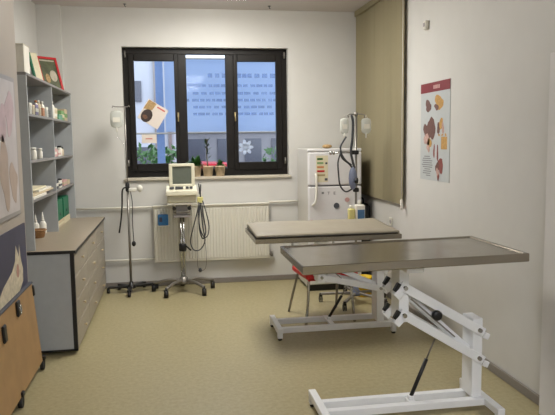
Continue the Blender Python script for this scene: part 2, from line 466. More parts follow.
def bush(x, y, r, h, label):
    random.seed(int(x*100)+5)
    m = MB()
    for k in range(420):
        a = random.uniform(0, 2*PI); t = random.uniform(0, 1); rr = r*math.sqrt(random.random())
        p = Vector((x+rr*math.cos(a), y+rr*math.sin(a)*.6, -.3+h*t))
        d = Vector((random.uniform(-1, 1), random.uniform(-1, 1), random.uniform(0, 1))).normalized(); e = d.orthogonal().normalized()
        l = random.uniform(.08, .15)
        m.add([p, p+d*l*.5+e*l*.3, p+d*l, p+d*l*.5-e*l*.3], [(0, 1, 2, 3)])
    b = thing('shrub', (x, y, -.3), label, 'shrub', 'shrubs outside the window')
    m.build('foliage', 'leaf', b)
    MB().tube([(x, y, -.3), (x, y, -.3+h*.7)], .03).build('stem', 'stem', b)
bush(-.48, 9.6, .28, 1.8, 'leafy shrub outside left pane, left of the blue post')
bush(-.06, 9.9, .22, 1.78, 'leafy shrub outside left pane, right of the blue post')
bush(1.62, 9.4, .3, 1.75, 'leafy shrub outside low in right pane')

# ------------------------------------------------------------------ drawer cabinet at left
SX = -1.02      # front of the shelf unit
CX = -.74       # front of the drawers
cb = thing('drawer_cabinet', (-1.0, 6.0, 0), 'long low grey cabinet with beige drawers along left wall', 'cabinet')
CY0, CY1 = 4.86, 6.99
body = MB(); body.box(XL+.01, CX-.02, CY0, CY1, .032, .782); part(body.build('body', 'grey', cb), 'light grey side panel')
e = MB()
e.box(CX-.03, CX, CY0-.003, CY0+.016, .032, .78); e.box(XL+.01, CX, CY0-.003, CY0+.016, .03, .044)
e.build('edge_strip', 'black', cb)
tp = MB(); tp.box(XL+.01, CX+.012, CY0-.012, CY1, .782, .8, .002); tp.build('top', 'counter', cb)
tp = MB(); tp.box(XL+.01, CX+.014, CY0-.014, CY0-.0125, .776, .8); tp.box(CX+.0122, CX+.0145, CY0-.014, CY1, .776, .797)
tp.build('top_edging', 'black', cb)
nc, nr = 3, 4
for j in range(nr):
    for i in range(nc):
        ya = CY0+.02+(CY1-CY0-.02)*i/nc; yb = CY0+.02+(CY1-CY0-.02)*(i+1)/nc
        za = .036+.185*j; zb = za+.185
        d = B(CX-.02, CX, ya+.004, yb-.004, za+.004, zb-.004, .003).build('drawer', 'drawer', cb)
        k = MB(); k.lathe([(.005, 0), (.005, .01), (.011, .013), (.012, .02), (.007, .024), (0, .025)], (0, 0, 0), 12,
                          Matrix.Translation((CX, (ya+yb)/2, (za+zb)/2)) @ Matrix.Rotation(PI/2, 4, 'Y'))
        part(k.build('knob', 'beige', d), 'small pale round knob')
for y in (5.05, 5.95, 6.85):
    for x in (-.84, -1.22):
        MB().lathe([(.026, 0), (.022, .02), (.022, .032)], (x, y, 0)).build('foot', 'black', cb)

# ------------------------------------------------------------------ shelf unit on the cabinet
sh = thing('shelf_unit', (-1.17, 5.93, .8), 'tall grey open shelf unit standing on the drawer cabinet', 'shelf')
SY0, SY1, SYD, ST = 4.90, 6.985, 5.93, 2.11
for y in (SY0, SY1-.02): B(XL+.005, SX, y, y+.02, .8, ST, .002).build('side_panel', 'grey', sh)
B(XL+.012, SX-.005, SYD-.01, SYD+.01, .8, ST-.02).build('divider', 'grey', sh)
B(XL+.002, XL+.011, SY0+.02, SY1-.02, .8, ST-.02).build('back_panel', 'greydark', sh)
B(XL+.005, SX, SY0-.002, SY1, ST-.02, ST, .002).build('top_board', 'board', sh)
BZ = (1.815, 1.468, 1.172)
for z in BZ:
    for a, b in ((SY0+.02, SYD-.01), (SYD+.01, SY1-.02)):
        B(XL+.012, SX-.004, a, b, z-.02, z, .002).build('shelf_board', 'board', sh)

# --- stuff on the shelves
def bottle(x, y, z, r, h, m, label, capm='whitep', group='bottles on the grey shelves', cat='bottle', neck=.5, caplab=None):
    b = thing('bottle', (x, y, z), label, cat, group)
    MB().lathe([(r*.92, 0), (r, .006), (r, h*.66), (r*.85, h*.74), (r*neck, h*.8), (r*neck, h*.84)], (x, y, z), 16).build('bottle_body', m, b)
    MB().lathe([(r*neck*1.15, h*.84), (r*neck*1.15, h*.98), (r*neck*.9, h)], (x, y, z), 14).build('cap', capm, b)
    return b
def carton(x0, x1, y0, y1, z0, h, m, label, m2=None, group='cartons on the grey shelves', cat='box'):
    b = thing('carton', ((x0+x1)/2, (y0+y1)/2, z0), label, cat, group)
    B(x0, x1, y0, y1, z0, z0+h, .002).build('carton_body', m, b)
    if m2: B(x0-.001, x1+.0012, y0-.0012, y1+.0012, z0+h*.3, z0+h*.62).build('printed_band', m2, b)
    return b
z = BZ[0]
bottle(-1.06, 4.99, z, .017, .15, 'bottle', 'tall white bottle at near end of the top shelf row')
# clear bin with small packs
bn_ = thing('plastic_bin', (-1.1, 5.5, z), 'long clear plastic bin of small packs on top shelf row', 'bin')
q = MB(); bx0, bx1, by0, by1 = -1.15, -1.035, 5.09, 5.88
q.box(bx0, bx1, by0, by1, z, z+.004); q.box(bx0, bx0+.004, by0, by1, z, z+.075); q.box(bx1-.004, bx1, by0, by1, z, z+.065)
q.box(bx0, bx1, by0, by0+.004, z, z+.075); q.box(bx0, bx1, by1-.004, by1, z, z+.075)
q.build('bin_walls', 'clear', bn_)
zi = z+.005
carton(-1.13, -1.05, 5.11, 5.2, zi, .085, 'paper', 'white pack first from near end of the clear bin')
carton(-1.13, -1.05, 5.225, 5.31, zi, .075, 'beige', 'beige pack second from near end of the clear bin')
carton(-1.13, -1.05, 5.335, 5.44, zi, .085, 'purple', 'purplish pack in the middle of the clear bin', 'paper')
bottle(-1.08, 5.5, zi, .019, .125, 'bottle', 'white bottle standing in clear bin, nearer one', 'orange')
bottle(-1.08, 5.60, zi, .02, .13, 'beige', 'cream bottle standing in the clear bin beside orange pack')
carton(-1.13, -1.05, 5.63, 5.7, zi, .07, 'orange', 'orange pack near far end of the clear bin')
bottle(-1.08, 5.75, zi, .02, .13, 'bottle', 'white bottle standing in clear bin, farther one')
carton(-1.13, -1.05, 5.785, 5.86, zi, .085, 'paper', 'white pack at far end of the clear bin')
carton(-1.3, -1.18, 5.1, 5.32, z, .09, 'beige', 'beige carton behind the clear bin near shelf end', 'paper')
carton(-1.3, -1.18, 5.5, 5.7, z, .1, 'paper', 'white carton behind the clear bin near divider', 'orange')
bottle(-1.06, 6.09, z, .024, .16, 'bottle', 'large white bottle beside divider on top shelf row')
carton(-1.2, -1.05, 6.15, 6.32, z, .085, 'beige', 'beige carton right of the large white bottle', 'paper')
carton(-1.2, -1.08, 6.34, 6.5, z, .115, 'cream', 'cream carton in far top shelf bay', 'orange')
carton(-1.07, -1.035, 6.3, 6.5, z, .05, 'teal', 'teal pack in front of the cream carton')
carton(-1.19, -1.05, 6.53, 6.71, z, .095, 'ltgreen', 'light green carton in far top shelf bay', 'cream')
carton(-1.19, -1.05, 6.73, 6.9, z, .12, 'beige', 'tall beige carton at far end of top shelf row', 'ltgreen')
z = BZ[1]
bottle(-1.07, 5.24, z, .029, .095, 'bottle', 'wide white bottle on second shelf row', neck=.8)
bottle(-1.07, 5.51, z, .021, .085, 'bottle', 'narrow white bottle on second shelf row', neck=.8)
carton(-1.13, -1.05, 6.03, 6.17, z, .075, 'pinkc', 'pale pink carton on second shelf row', 'paper')
bottle(-1.07, 6.22, z, .024, .09, 'pinkc', 'small pink bottle on second shelf row', 'whitep')
carton(-1.13, -1.05, 6.27, 6.40, z, .055, 'paper', 'small white carton on second shelf row', 'pinkc')
bottle(-1.07, 6.45, z, .026, .10, 'bottle', 'white bottle with black cap on second shelf row', 'black', neck=.7)
bottle(-1.07, 6.56, z, .022, .085, 'beige', 'brownish bottle with black cap on second shelf row', 'black', neck=.7)
z = BZ[2]
bottle(-1.09, 5.06, z, .022, .1, 'bottle', 'white bottle behind flat packs on third shelf row')
zz = z
for k, (a, b, x0, x1, h, mm, lab) in enumerate((
        (5.0, 5.5, -1.2, -1.03, .02, 'paper', 'lowest white flat pack in the pile on third shelf row'),
        (5.02, 5.86, -1.22, -1.04, .014, 'beige', 'long beige flat pack in the pile on third shelf row'),
        (5.3, 5.83, -1.2, -1.05, .016, 'paper', 'upper white flat pack in the pile on third shelf row'),
        (5.12, 5.7, -1.21, -1.07, .014, 'cream', 'topmost cream flat pack in the pile on third shelf row'))):
    if k == 2: a = 5.3
    carton(x0, x1, a, b, zz, h, mm, lab, group='flat packs on third shelf row', cat='pack'); zz += h
carton(-1.12, -1.05, 6.04, 6.19, z, .085, 'inkdark', 'dark carton with white band on third shelf row', 'paper')
carton(-1.12, -1.045, 6.22, 6.36, z, .06, 'paper', 'white carton with dark band on third shelf row', 'inkdark')
bottle(-1.075, 6.41, z, .022, .08, 'bottle', 'white bottle with black cap on third shelf row', 'black', neck=.8)
carton(-1.13, -1.05, 6.48, 6.68, z, .06, 'pinkc', 'pinkish carton at far end of third shelf row', 'beige')
carton(-1.13, -1.05, 6.71, 6.88, z, .045, 'beige', 'low beige carton at far end of third shelf row')
z = .801
bk = thing('basket', (-1.13, 5.58, z), 'round brown wicker basket on cabinet top under the shelves', 'basket')
MB().lathe([(.042, 0), (.05, .01), (.061, .06), (.064, .066), (.06, .066), (.047, .012), (0, .01)], (-1.13, 5.58, z), 22).build('basket_body', 'wicker', bk)
rm = MB(); rm.tube([(-1.13+.064*math.cos(a), 5.58+.064*math.sin(a), z+.066) for a in [2*PI*i/20 for i in range(20)]], .006, 6, True); rm.build('rim', 'wicker', bk)
def dropper(x, y, lab):
    b = thing('dropper_bottle', (x, y, z), lab, 'bottle', 'pointed bottles by the basket')
    MB().lathe([(.026, 0), (.03, .01), (.03, .085), (.016, .11)], (x, y, z), 16).build('bottle_body', 'bottle', b)
    MB().lathe([(.016, .11), (.014, .12), (.003, .19), (0, .191)], (x, y, z), 12).build('nozzle', 'whitep', b)
dropper(-1.185, 5.76, 'white pointed bottle behind basket, nearer one'); dropper(-1.14, 5.84, 'white pointed bottle behind basket, farther one')
carton(-1.2, -1.06, 6.1, 6.45, z, .06, 'beige', 'flat beige carton under the nearer green box file', 'cream')
carton(-1.2, -1.06, 6.47, 6.84, z, .06, 'cream', 'flat cream carton under the farther green box file')
for y, lab in ((6.29, 'dark green box file nearer the divider on flat carton'), (6.66, 'dark green box file farther from divider on flat carton')):
    fo = thing('box_file', (-1.12, y, z+.061), lab, 'file', 'green box files')
    B(-1.19, -1.065, y-.155, y+.155, z+.061, z+.255, .004).build('file_body', 'green', fo)
    MB().cyl((-1.066, y, z+.12), (-1.062, y, z+.12), .014).build('finger_hole', 'black', fo)
bottle(-1.05, 5.99, z, .018, .06, 'bottle', 'tiny white bottle beside divider on cabinet top', neck=.8)
# --- on top of the shelf unit
bx = thing('white_carton', (-1.15, 5.0, ST), 'white carton standing on near end of shelf top', 'box')
B(-1.3, -1.03, 4.915, 5.1, ST, ST+.2, .003).build('carton_body', 'paper', bx)
B(-1.3, -1.03, 4.915, 5.1, ST+.2005, ST+.203).build('flap', 'cream', bx)
def leaning(name, TL, TR, BR, lab, cat, th):
    TL, TR, BR = Vector(TL), Vector(TR), Vector(BR); BL = TL+BR-TR
    A = (BR-BL); W_ = A.length; A.normalize(); U = (TL-BL); H_ = U.length; U.normalize()
    o = thing(name, tuple((BL+BR)/2), lab, cat); n_ = A.cross(U).normalized()
    def pp_(poly, off, t_): return MB().prism(poly, (BL+n_*off, A, U), t_)
    return o, W_, H_, pp_
rect = lambda a0, a1, b0, b1: [(a0, b0), (a1, b0), (a1, b1), (a0, b1)]
o, W_, H_, pp_ = leaning('binder', (-1.285, 6.34, 2.44), (-1.228, 6.397, 2.44), (-1.148, 6.317, 2.113), 'cream binder with dark green edge leaning beside the red picture', 'binder', .03)
pp_(rect(.014, W_, 0, H_), -.03, .03).build('cover', 'cream', o); pp_(rect(0, .0138, 0, H_), -.03, .03).build('spine_edge', 'green', o)
pf, W_, H_, pp_ = leaning('framed_photo', (-1.27, 6.58, 2.44), (-1.11, 6.74, 2.44), (-1.03, 6.66, 2.113), 'red framed photo leaning on top of the shelf unit', 'picture', .02)
fr = MB()
for q in (rect(0, W_, 0, .022), rect(0, W_, H_-.022, H_), rect(0, .022, .022, H_-.022), rect(W_-.022, W_, .022, H_-.022)):
    fr.v_ = pp_(q, -.02, .02); fr.add(fr.v_.v, fr.v_.f)
fr.build('frame', 'framered', pf)
pp_(rect(.02, W_-.02, .02, H_-.02), -.016, .008).build('photo', 'photogreen', pf)
pp_([(.15+.04*x, .15+.06*y) for x, y in ngon(12)], -.0075, .002).build('photo_subject', 'photopale', pf)
pp_([(.08+.025*x, .12+.05*y) for x, y in ngon(10)], -.0075, .002).build('photo_subject', 'dogtan', pf)
pp_(rect(.03, W_-.03, H_-.045, H_-.03), -.0075, .001).build('pale_strip', 'photopale', pf)

# ------------------------------------------------------------------ near left: prints and wooden trolley
pu = thing('framed_print', (-1.0, 4.0, 1.14), 'large framed pale pink print on cream wall at left edge', 'picture')
X0 = -.998
py0, py1 = 3.55, 4.38
B(-1.0, -.988, py0, py1, 1.135, 2.015, .003).build('frame', 'greyframe', pu)
B(-.9875, -.986, py0+.03, py1-.03, 1.165, 1.985).build('print', 'pinkprint', pu)
q = MB(); fy = lambda a, b: (0, a, b)
for (yy, zz_, ry, rz, mm) in ((4.2, 1.78, .1, .13, 'magenta'), (4.02, 1.72, .1, .1, 'magenta'), (4.22, 1.35, .09, .12, 'brownprint'), (4.02, 1.42, .1, .2, 'brownprint'), (3.8, 1.6, .09, .12, 'magenta')):
    MB().prism([(ry*x*(1+.25*math.sin(3*math.atan2(y, x)+yy*9)), rz*y*(1+.25*math.sin(2*math.atan2(y, x)+zz_*7))) for x, y in ngon(24)], ((-.9858, yy, zz_), (0, 1, 0), (0, 0, 1)), .001).build('printed_shape', mm, pu)
pc = thing('cat_poster', (-1.0, 4.0, .5), 'dark blue poster with pale cat on cream wall above wooden trolley', 'poster')
B(-.9995, -.9885, 3.2, 4.465, .65, 1.065).build('poster_sheet', 'navy', pc)
cat = [(3.55, .655), (3.6, .66), (3.85, .76), (4.06, .81), (4.15, .86), (4.18, .955), (4.225, .90), (4.25, .87), (4.27, .95), (4.3, .84), (4.34, .78), (4.33, .70), (4.24, .66), (4.22, .655)]
cat = [(a, b) for a, b in cat]
MB().prism(cat, ((-.9884, 0, 0), (0, 1, 0), (0, 0, 1)), .001).build('cat_print', 'catfur', pc)
MB().prism([(.035*x, .045*y) for x, y in ngon(10)], ((-.9873, 4.2, .79), (0, 1, 0), (0, 0, 1)), .001).build('cat_face_print', 'catpink', pc)

tr = thing('wooden_trolley', (-.98, 4.0, 0), 'plywood-sided trolley box with black fittings at lower left', 'trolley')
TY1, TZ0, TZ1 = 4.5, .07, .64
def tilt(mb):  # the front board leans out slightly towards the bottom
    mb.v = [(x+(.64-z_)*.06, y+(.64-z_)*.09*(1 if y > 4.4 else 0), z_) for x, y, z_ in mb.v]; return mb
tilt(B(-.992, -.972, 3.2, TY1, TZ0, TZ1, .002)).build('side_board', 'wood', tr)
B(-.995, -.966, 3.2, TY1+.002, TZ1, TZ1+.014, .003).build('edge_rail', 'inkdark', tr)
q = tilt(B(-.99, -.962, TY1-.012, TY1+.022, .55, .625, .006)); q.build('corner_clip', 'black', tr)
rl = MB(); rl.box(-.972, -.956, 4.015, 4.085, .535, .632, .006); rl = tilt(rl); lt = rl.build('latch', 'black', tr)
q = MB(); q.tube([(-.948, 4.05+.02*math.cos(a), .575+.026*math.sin(a)) for a in [2*PI*i/16 for i in range(16)]], .005, 6, True); part(q.build('ring', 'chrome', lt), 'small steel ring')
q = MB(); q.box(-.972, -.955, 3.66, 3.72, .48, .58, .006); tilt(q).build('latch', 'black', tr)
for y in (4.58, 3.92):
    cs = MB(); cs.box(-.97, -.925, y-.022, y+.022, .07, .1, .004)
    cc = cs.build('caster', 'black', tr)
    MB().cyl((-.958, y, .037), (-.934, y, .037), .037, 18).build('wheel', 'rubber', cc)

# ------------------------------------------------------------------ examination tables
def exam_table(name, label, fx, fyf, by, post_x, post_y, pins, tray, strut, knob=None, clips=True):
    x0, x1 = fx; ya, yb = fyf; b1, b2 = by
    t = thing(name, ((x0+x1)/2, (ya+yb)/2, 0), label, 'table', 'white framed examination tables')
    zt, zb_ = .098, .056
    for x in (x0, x1):
        fb = MB(); fb.box(x-.022, x+.022, ya, yb, zb_, zt, .003); ft = fb.build('foot_bar', 'white', t)
        for y in (ya+.022, yb-.022):
            B(x-.02, x+.02, y-.02, y+.02, .018, zb_+.002, .002).build('leg', 'white', t)
            MB().lathe([(.014, 0), (.017, .004), (.017, .012), (.008, .014), (.008, .02)], (x, y, 0), 12).build('rubber_foot', 'rubber', t)
    for y in (b1, b2):
        B(x0+.02, x1-.02, y-.022, y+.022, zb_, zt, .003).build('base_beam', 'white', t)
    px0, px1 = post_x; p0, p1 = post_y
    (cux, cuz), (pux, puz), (clx, clz), (plx, plz) = pins
    pst = B(px0, px1, p0, p1, zt, puz+.065, .003).build('post', 'white', t)
    cx0, cx1 = cux-.03, cux+.028
    tz0 = tray['z']-tray['t']
    B(cx0, cx1, p0, p1, clz-.045, tz0-.012, .003).build('carriage', 'white', t)
    arm_w = p1-p0+.03; ym = (p0+p1)/2
    for (a, b) in (((cux, cuz), (pux, puz)), ((clx, clz), (plx, plz))):
        d = Vector((b[0]-a[0], 0, b[1]-a[1])).normalized()
        A0 = Vector((a[0], 0, a[1]))-d*.03; A1 = Vector((b[0], 0, b[1]))+d*.035
        arm = MB()
        for s in (-1, 1):
            yy = ym+s*(arm_w/2-.008)
            arm.bar((A0.x, yy, A0.z), (A1.x, yy, A1.z), .016, .05, bev=.002)
        arm.bar((A0.x+d.x*.1, ym, A0.z+d.z*.1+.022), (A1.x-d.x*.1, ym, A1.z-d.z*.1+.022), arm_w-.02, .006)
        ao = arm.build('arm', 'white', t)
        for q in (a, b):
            MB().cyl((q[0], p0-.03, q[1]), (q[0], p1+.03, q[1]), .012, 12).build('pivot_bolt', 'chrome', ao)
        # white clips past the post
        cl = MB(); cl.bar((A1.x-.005, p0-.022, A1.z-.01), (A1.x+.022, p0-.022, A1.z-.022), .02, .035, bev=.003); cl.build('end_clip', 'white', ao)
        if clips:
            for yy in (p0-.022, p1+.022):
                MB().bar((cx0-.035, yy, a[1]-.015), (cx0-.008, yy, a[1]+.03), .03, .022, bev=.003).build('black_clip', 'black', ao)
                MB().bar((cx0-.03, yy, a[1]-.045), (cx0+.004, yy, a[1]-.012), .036, .045, bev=.003).build('white_bracket', 'white', ao)
    # diagonal locking bar
    D0 = (cux+.03, ym-.02, cuz-.055); D1 = (plx-.02, ym-.02, plz+.02)
    dg = MB(); dg.bar(D0, D1, .03, .04, bev=.002); dgo = dg.build('diagonal_bar', 'white', t)
    dr_ = MB(); dr_.bar((cux+.035, p0-.01, cuz-.065), (cux+.3, p0-.01, cuz-.30), .008, .008); dr_.build('rod', 'dullmetal', dgo)
    if knob:
        kn = MB(); kx, kz = knob
        kn.lathe([(.012, 0), (.012, .03), (.027, .034), (.029, .042), (.029, .056), (.024, .062), (0, .063)], (0, 0, 0), 18,
                 Matrix.Translation((kx, p0-.0, kz)) @ Matrix.Rotation(PI/2, 4, 'X'))
        kn.build('knob', 'black', dgo)
    # gas strut
    (s0, s1) = strut; s0 = Vector(s0); s1 = Vector(s1); mid = s0.lerp(s1, .66)
    go = MB().cyl(s0+(s1-s0)*.03, mid, .0115).build('gas_strut', 'black', t)
    MB().cyl(mid, s1, .005).build('piston_rod', 'dullmetal', go)
    br = MB(); br.box(s0.x-.02, s0.x+.02, b1, b2, s0.z-.03, s0.z-.012, .002); br.box(s0.x-.016, s0.x+.016, s0.y-.014, s0.y+.014, s0.z-.03, s0.z+.012, .003)
    br.build('strut_bracket', 'white', t)
    # tray
    P = tray['p']; th_ = tray['t']      # corners FL FR BR BL at the top
    def ring(ins, dz): 
        c = sum((Vector(p) for p in P), Vector())/4; out = []
        for p in P:
            v = Vector(p); out.append((v.x-math.copysign(ins, v.x-c.x), v.y-math.copysign(ins, v.y-c.y), v.z+dz))
        return out
    tm = MB(); rings = [ring(.04, -th_+.001), ring(.003, -th_), ring(0, -th_+.004), ring(0, -.003), ring(.003, 0), ring(.02, 0), ring(.026, -.006)]
    vs = [p for r in rings for p in r]; fs = []
    for i in range(len(rings)-1):
        for k in range(4):
            k2 = (k+1) % 4; fs.append((i*4+k, i*4+k2, (i+1)*4+k2, (i+1)*4+k))
    fs.append((0, 1, 2, 3)); L_ = (len(rings)-1)*4; fs.append((L_, L_+1, L_+2, L_+3))
    tm.add(vs, fs); part(tm.build('tabletop', 'steel', t), 'stainless steel top')
    sf = MB(); sf.box(cx0-.02, cx1+.02, ya+.02, yb-.0, tz0-.03, tz0-.004, .002)
    sf.build('top_support', 'white', t)
    return t

F = exam_table('examination_table', 'stainless steel topped examination table nearest the camera', (.795, 1.765), (3.135, 3.62), (3.312, 3.44), (1.676, 1.738), (3.32, 3.45),
    ((1.262, .77), (1.712, .50), (1.258, .614), (1.712, .335)),
    dict(z=.962, t=.046, p=[(.637, 3.09, .962), (1.876, 3.09, .978), (1.865, 3.735, .978), (.632, 3.735, .962)]),
    ((1.33, 3.385, .1), (1.475, 3.385, .44)), (1.437, .612))
Rr = exam_table('examination_table', 'examination table behind the nearer one, with a taupe mattress on it', (.815, 1.765), (4.86, 5.29), (4.90, 5.15), (1.632, 1.695), (4.915, 5.05),
    ((1.165, .655), (1.66, .54), (1.165, .49), (1.66, .376)),
    dict(z=.844, t=.038, p=[(.612, 4.76, .844), (1.785, 4.76, .844), (1.785, 5.42, .844), (.612, 5.42, .844)]),
    ((1.25, 5.02, .12), (1.42, 5.02, .40)), clips=False)
# mattress
mt = thing('mattress', (1.18, 5.08, .845), 'taupe vinyl mattress lying on the farther examination table', 'mattress')
mm = MB(); nx, ny = 24, 12; x0, x1, ya, yb = .63, 1.762, 4.775, 5.4
def mt_z(i, j):
    a, b = i/nx, j/ny
    ed = min(a, 1-a)*x1; eb = min(b, 1-b)
    return .872+.022*b+.007*(1-(2*b-1)**4)*(1-(2*a-1)**6)+.002*math.sin(a*17)*math.sin(b*5)
top = [[(x0+(x1-x0)*i/nx, ya+(yb-ya)*j/ny, mt_z(i, j)) for i in range(nx+1)] for j in range(ny+1)]
def outline():
    o_ = [(i, 0) for i in range(nx+1)]+[(nx, j) for j in range(1, ny+1)]+[(i, ny) for i in range(nx-1, -1, -1)]+[(0, j) for j in range(ny-1, 0, -1)]
    return o_
vs = [p for r in top for p in r]; fs = []
W1 = nx+1
for j in range(ny):
    for i in range(nx): fs.append((j*W1+i, j*W1+i+1, (j+1)*W1+i+1, (j+1)*W1+i))
ol = outline(); n0 = len(vs); cxm, cym = (x0+x1)/2, (ya+yb)/2
for lvl, (grow, zf) in enumerate(((.006, .7), (.006, .3), (-.006, 0))):
    for (i, j) in ol:
        p = top[j][i]; gx = grow*(1 if i == nx else (-1 if i == 0 else 0)); gy = grow*(1 if j == ny else (-1 if j == 0 else 0))
        vs.append((p[0]+gx, p[1]+gy, .8462+(p[2]-.8462)*zf))
nO = len(ol)
for k in range(nO):
    k2 = (k+1) % nO; a = ol[k][1]*W1+ol[k][0]; b = ol[k2][1]*W1+ol[k2][0]
    fs.append((a, b, n0+k2, n0+k))
    for l in (0, 1): fs.append((n0+l*nO+k, n0+l*nO+k2, n0+(l+1)*nO+k2, n0+(l+1)*nO+k))
fs.append(tuple(n0+2*nO+k for k in range(nO)))
mm.add(vs, fs, True); mm.build('mattress_pad', 'matc', mt)
sm = MB(); sm.tube([(x0-.004, yb-.02, .853), (x0-.005, ya+.0, .853), (x0+.02, ya-.006, .853), (x1-.02, ya-.006, .853), (x1+.004, ya, .853), (x1+.004, yb-.02, .853)], .005, 6)
sm.build('seam', 'seam', mt)

# ------------------------------------------------------------------ red chair
ch = thing('chair', (1.325, 5.44, 0), 'red chair with chrome legs tucked behind the examination tables', 'chair')
th = math.radians(6); ca, sa_ = math.cos(th), math.sin(th)
def cw(x, y, z_): return (1.305+x*ca-y*sa_, 5.44+x*sa_+y*ca, z_)
cm = Matrix.Translation((1.305, 5.44, 0)) @ Matrix.Rotation(th, 4, 'Z')
MB().box(-.235, .235, -.26, .2, .4, .475, .025, cm).build('seat', 'red', ch)
bk = MB(); n_ = 8; vs = []; fs = []
for i in range(n_+1):
    a = -.21+.42*i/n_; dep = .22+.03*(1-(a/.21)**2)
    for (dy, zz_) in ((0, .74), (.03, .74), (.05, .845-.03*abs(a)/.21), (.02, .85-.03*abs(a)/.21)):
        vs.append(cw(a, dep+dy+(0.03 if zz_ > .78 else 0), zz_))
for i in range(n_):
    for k in range(4): k2 = (k+1) % 4; fs.append((i*4+k, i*4+k2, (i+1)*4+k2, (i+1)*4+k))
fs += [(0, 1, 2, 3), tuple(n_*4+k for k in range(4))]
bk.add(vs, fs); bk.build('backrest', 'red', ch)
for x in (-.2, .2):
    bu = MB(); bu.spline([cw(x, .16, .41), cw(x, .24, .42), cw(x*1.0, .27, .6), cw(x, .29, .76)], .011, 8); bu.build('back_support', 'chrome', ch)
for x in (-1, 1):
    MB().spline([cw(x*.19, -.17, .405), cw(x*.205, -.185, .2), cw(x*.225, -.19, .0)], .012, 8).build('leg', 'chrome', ch)
    MB().spline([cw(x*.19, .13, .405), cw(x*.215, .22, .2), cw(x*.235, .3, .0)], .012, 8).build('leg', 'dullmetal', ch)

# ------------------------------------------------------------------ refrigerator
fx0, fx1, fy0, fy1, fz = 1.392, 1.965, 6.43, 7.0, 1.50
fg = thing('refrigerator', ((fx0+fx1)/2, 6.7, 0), 'white two-door refrigerator against back wall', 'refrigerator')
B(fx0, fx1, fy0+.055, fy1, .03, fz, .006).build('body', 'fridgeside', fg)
split = 1.115
d1 = B(fx0, fx1, fy0, fy0+.05, split+.006, fz-.035, .012).build('freezer_door', 'fridge', fg)
d2 = B(fx0, fx1, fy0, fy0+.05, .07, split-.006, .012).build('door', 'fridge', fg)
B(fx0, fx1, fy0+.005, fy0+.055, fz-.03, fz, .008).build('top_trim', 'fridge', fg)
B(fx0+.01, fx1-.01, fy0+.012, fy0+.06, split-.006, split+.006).build('gasket', 'gap', fg)
B(fx0+.01, fx1-.01, fy0+.03, fy0+.07, .0, .068).build('plinth', 'black', fg)
hd = MB(); hx = fx0+.075
hd.spline([(hx, fy0+.004, 1.235), (hx, fy0-.035, 1.215), (hx, fy0-.04, 1.05), (hx-.01, fy0-.035, .95), (hx-.035, fy0+.002, .915)], .013, 8)
part(hd.build('handle', 'whitep', d2), 'white curved handle')
es = MB(); es.box(1.475, 1.6, fy0-.0025, fy0-.0005, 1.155, 1.43); eso = es.build('energy_label', 'cream', d1)
for k, mm_ in enumerate(('leaf', 'ltgreen', 'orange', 'framered', 'brass')):
    B(1.485, 1.545+.006*k, fy0-.004, fy0-.0026, 1.385-.042*k, 1.405-.042*k).build('label_bar', mm_, eso)
B(1.572, 1.594, fy0-.004, fy0-.0026, 1.34, 1.36).build('label_mark', 'inkdark', eso)
B(1.565, 1.595, fy0-.004, fy0-.0026, 1.17, 1.195).build('label_mark', 'inkdark', eso)
B(1.532, 1.556, fy0-.002, fy0, 1.03, 1.052).build('badge_mark', 'ink', d2)
B(1.604, 1.610, fy0-.002, fy0, 1.024, 1.052).build('badge_mark', 'ink', d2)
lg = MB().prism([(1.594, 1.047), (1.618, 1.047), (1.618, 1.053), (1.594, 1.053)], ((0, fy0, 0), (1, 0, 0), (0, 0, 1)), .0025); lg.build('badge_mark', 'ink', d2)
lg = MB().prism([(1.66, 1.022), (1.68, 1.022), (1.68, 1.028), (1.666, 1.028), (1.666, 1.034), (1.678, 1.034), (1.678, 1.04), (1.666, 1.04), (1.666, 1.046), (1.68, 1.046), (1.68, 1.052), (1.66, 1.052)], ((0, fy0, 0), (1, 0, 0), (0, 0, 1)), .002); lg.build('badge_mark', 'ink', d2)
mg = MB(); mg.cyl((1.69, fy0-.008, .905), (1.69, fy0-.0, .905), .03, 18); tag(mg.build('fridge_magnet', 'inkdark', loc=(1.69, fy0, .905)), 'round dark magnet on lower refrigerator door', 'magnet', 'magnets on the refrigerator')
mg = MB(); mg.cyl((1.805, fy0-.008, .965), (1.805, fy0-.0, .965), .024, 18); tag(mg.build('fridge_magnet', 'pinkc', loc=(1.805, fy0, .965)), 'round pinkish magnet beside canisters on refrigerator door', 'magnet', 'magnets on the refrigerator')
pk = MB(); pk.ell((1.64, 6.62, fz+.022), .055, .04, .022, 12, 6); tag(pk.build('small_pouch', 'dogtan', loc=(1.64, 6.62, fz)), 'small brown pouch lying on top of the refrigerator', 'pouch')
# black bag beside fridge
bb = thing('black_bag', (2.04, 6.72, 0), 'black bag squeezed between refrigerator and right wall', 'bag')
B(1.985, 2.105, 6.55, 6.95, 0, .9, .03).build('bag_body', 'black', bb)
q = MB(); q.spline([(2.045, 6.62, .9), (2.045, 6.66, .95), (2.045, 6.84, .95), (2.045, 6.88, .9)], .01); q.build('handle', 'black', bb)

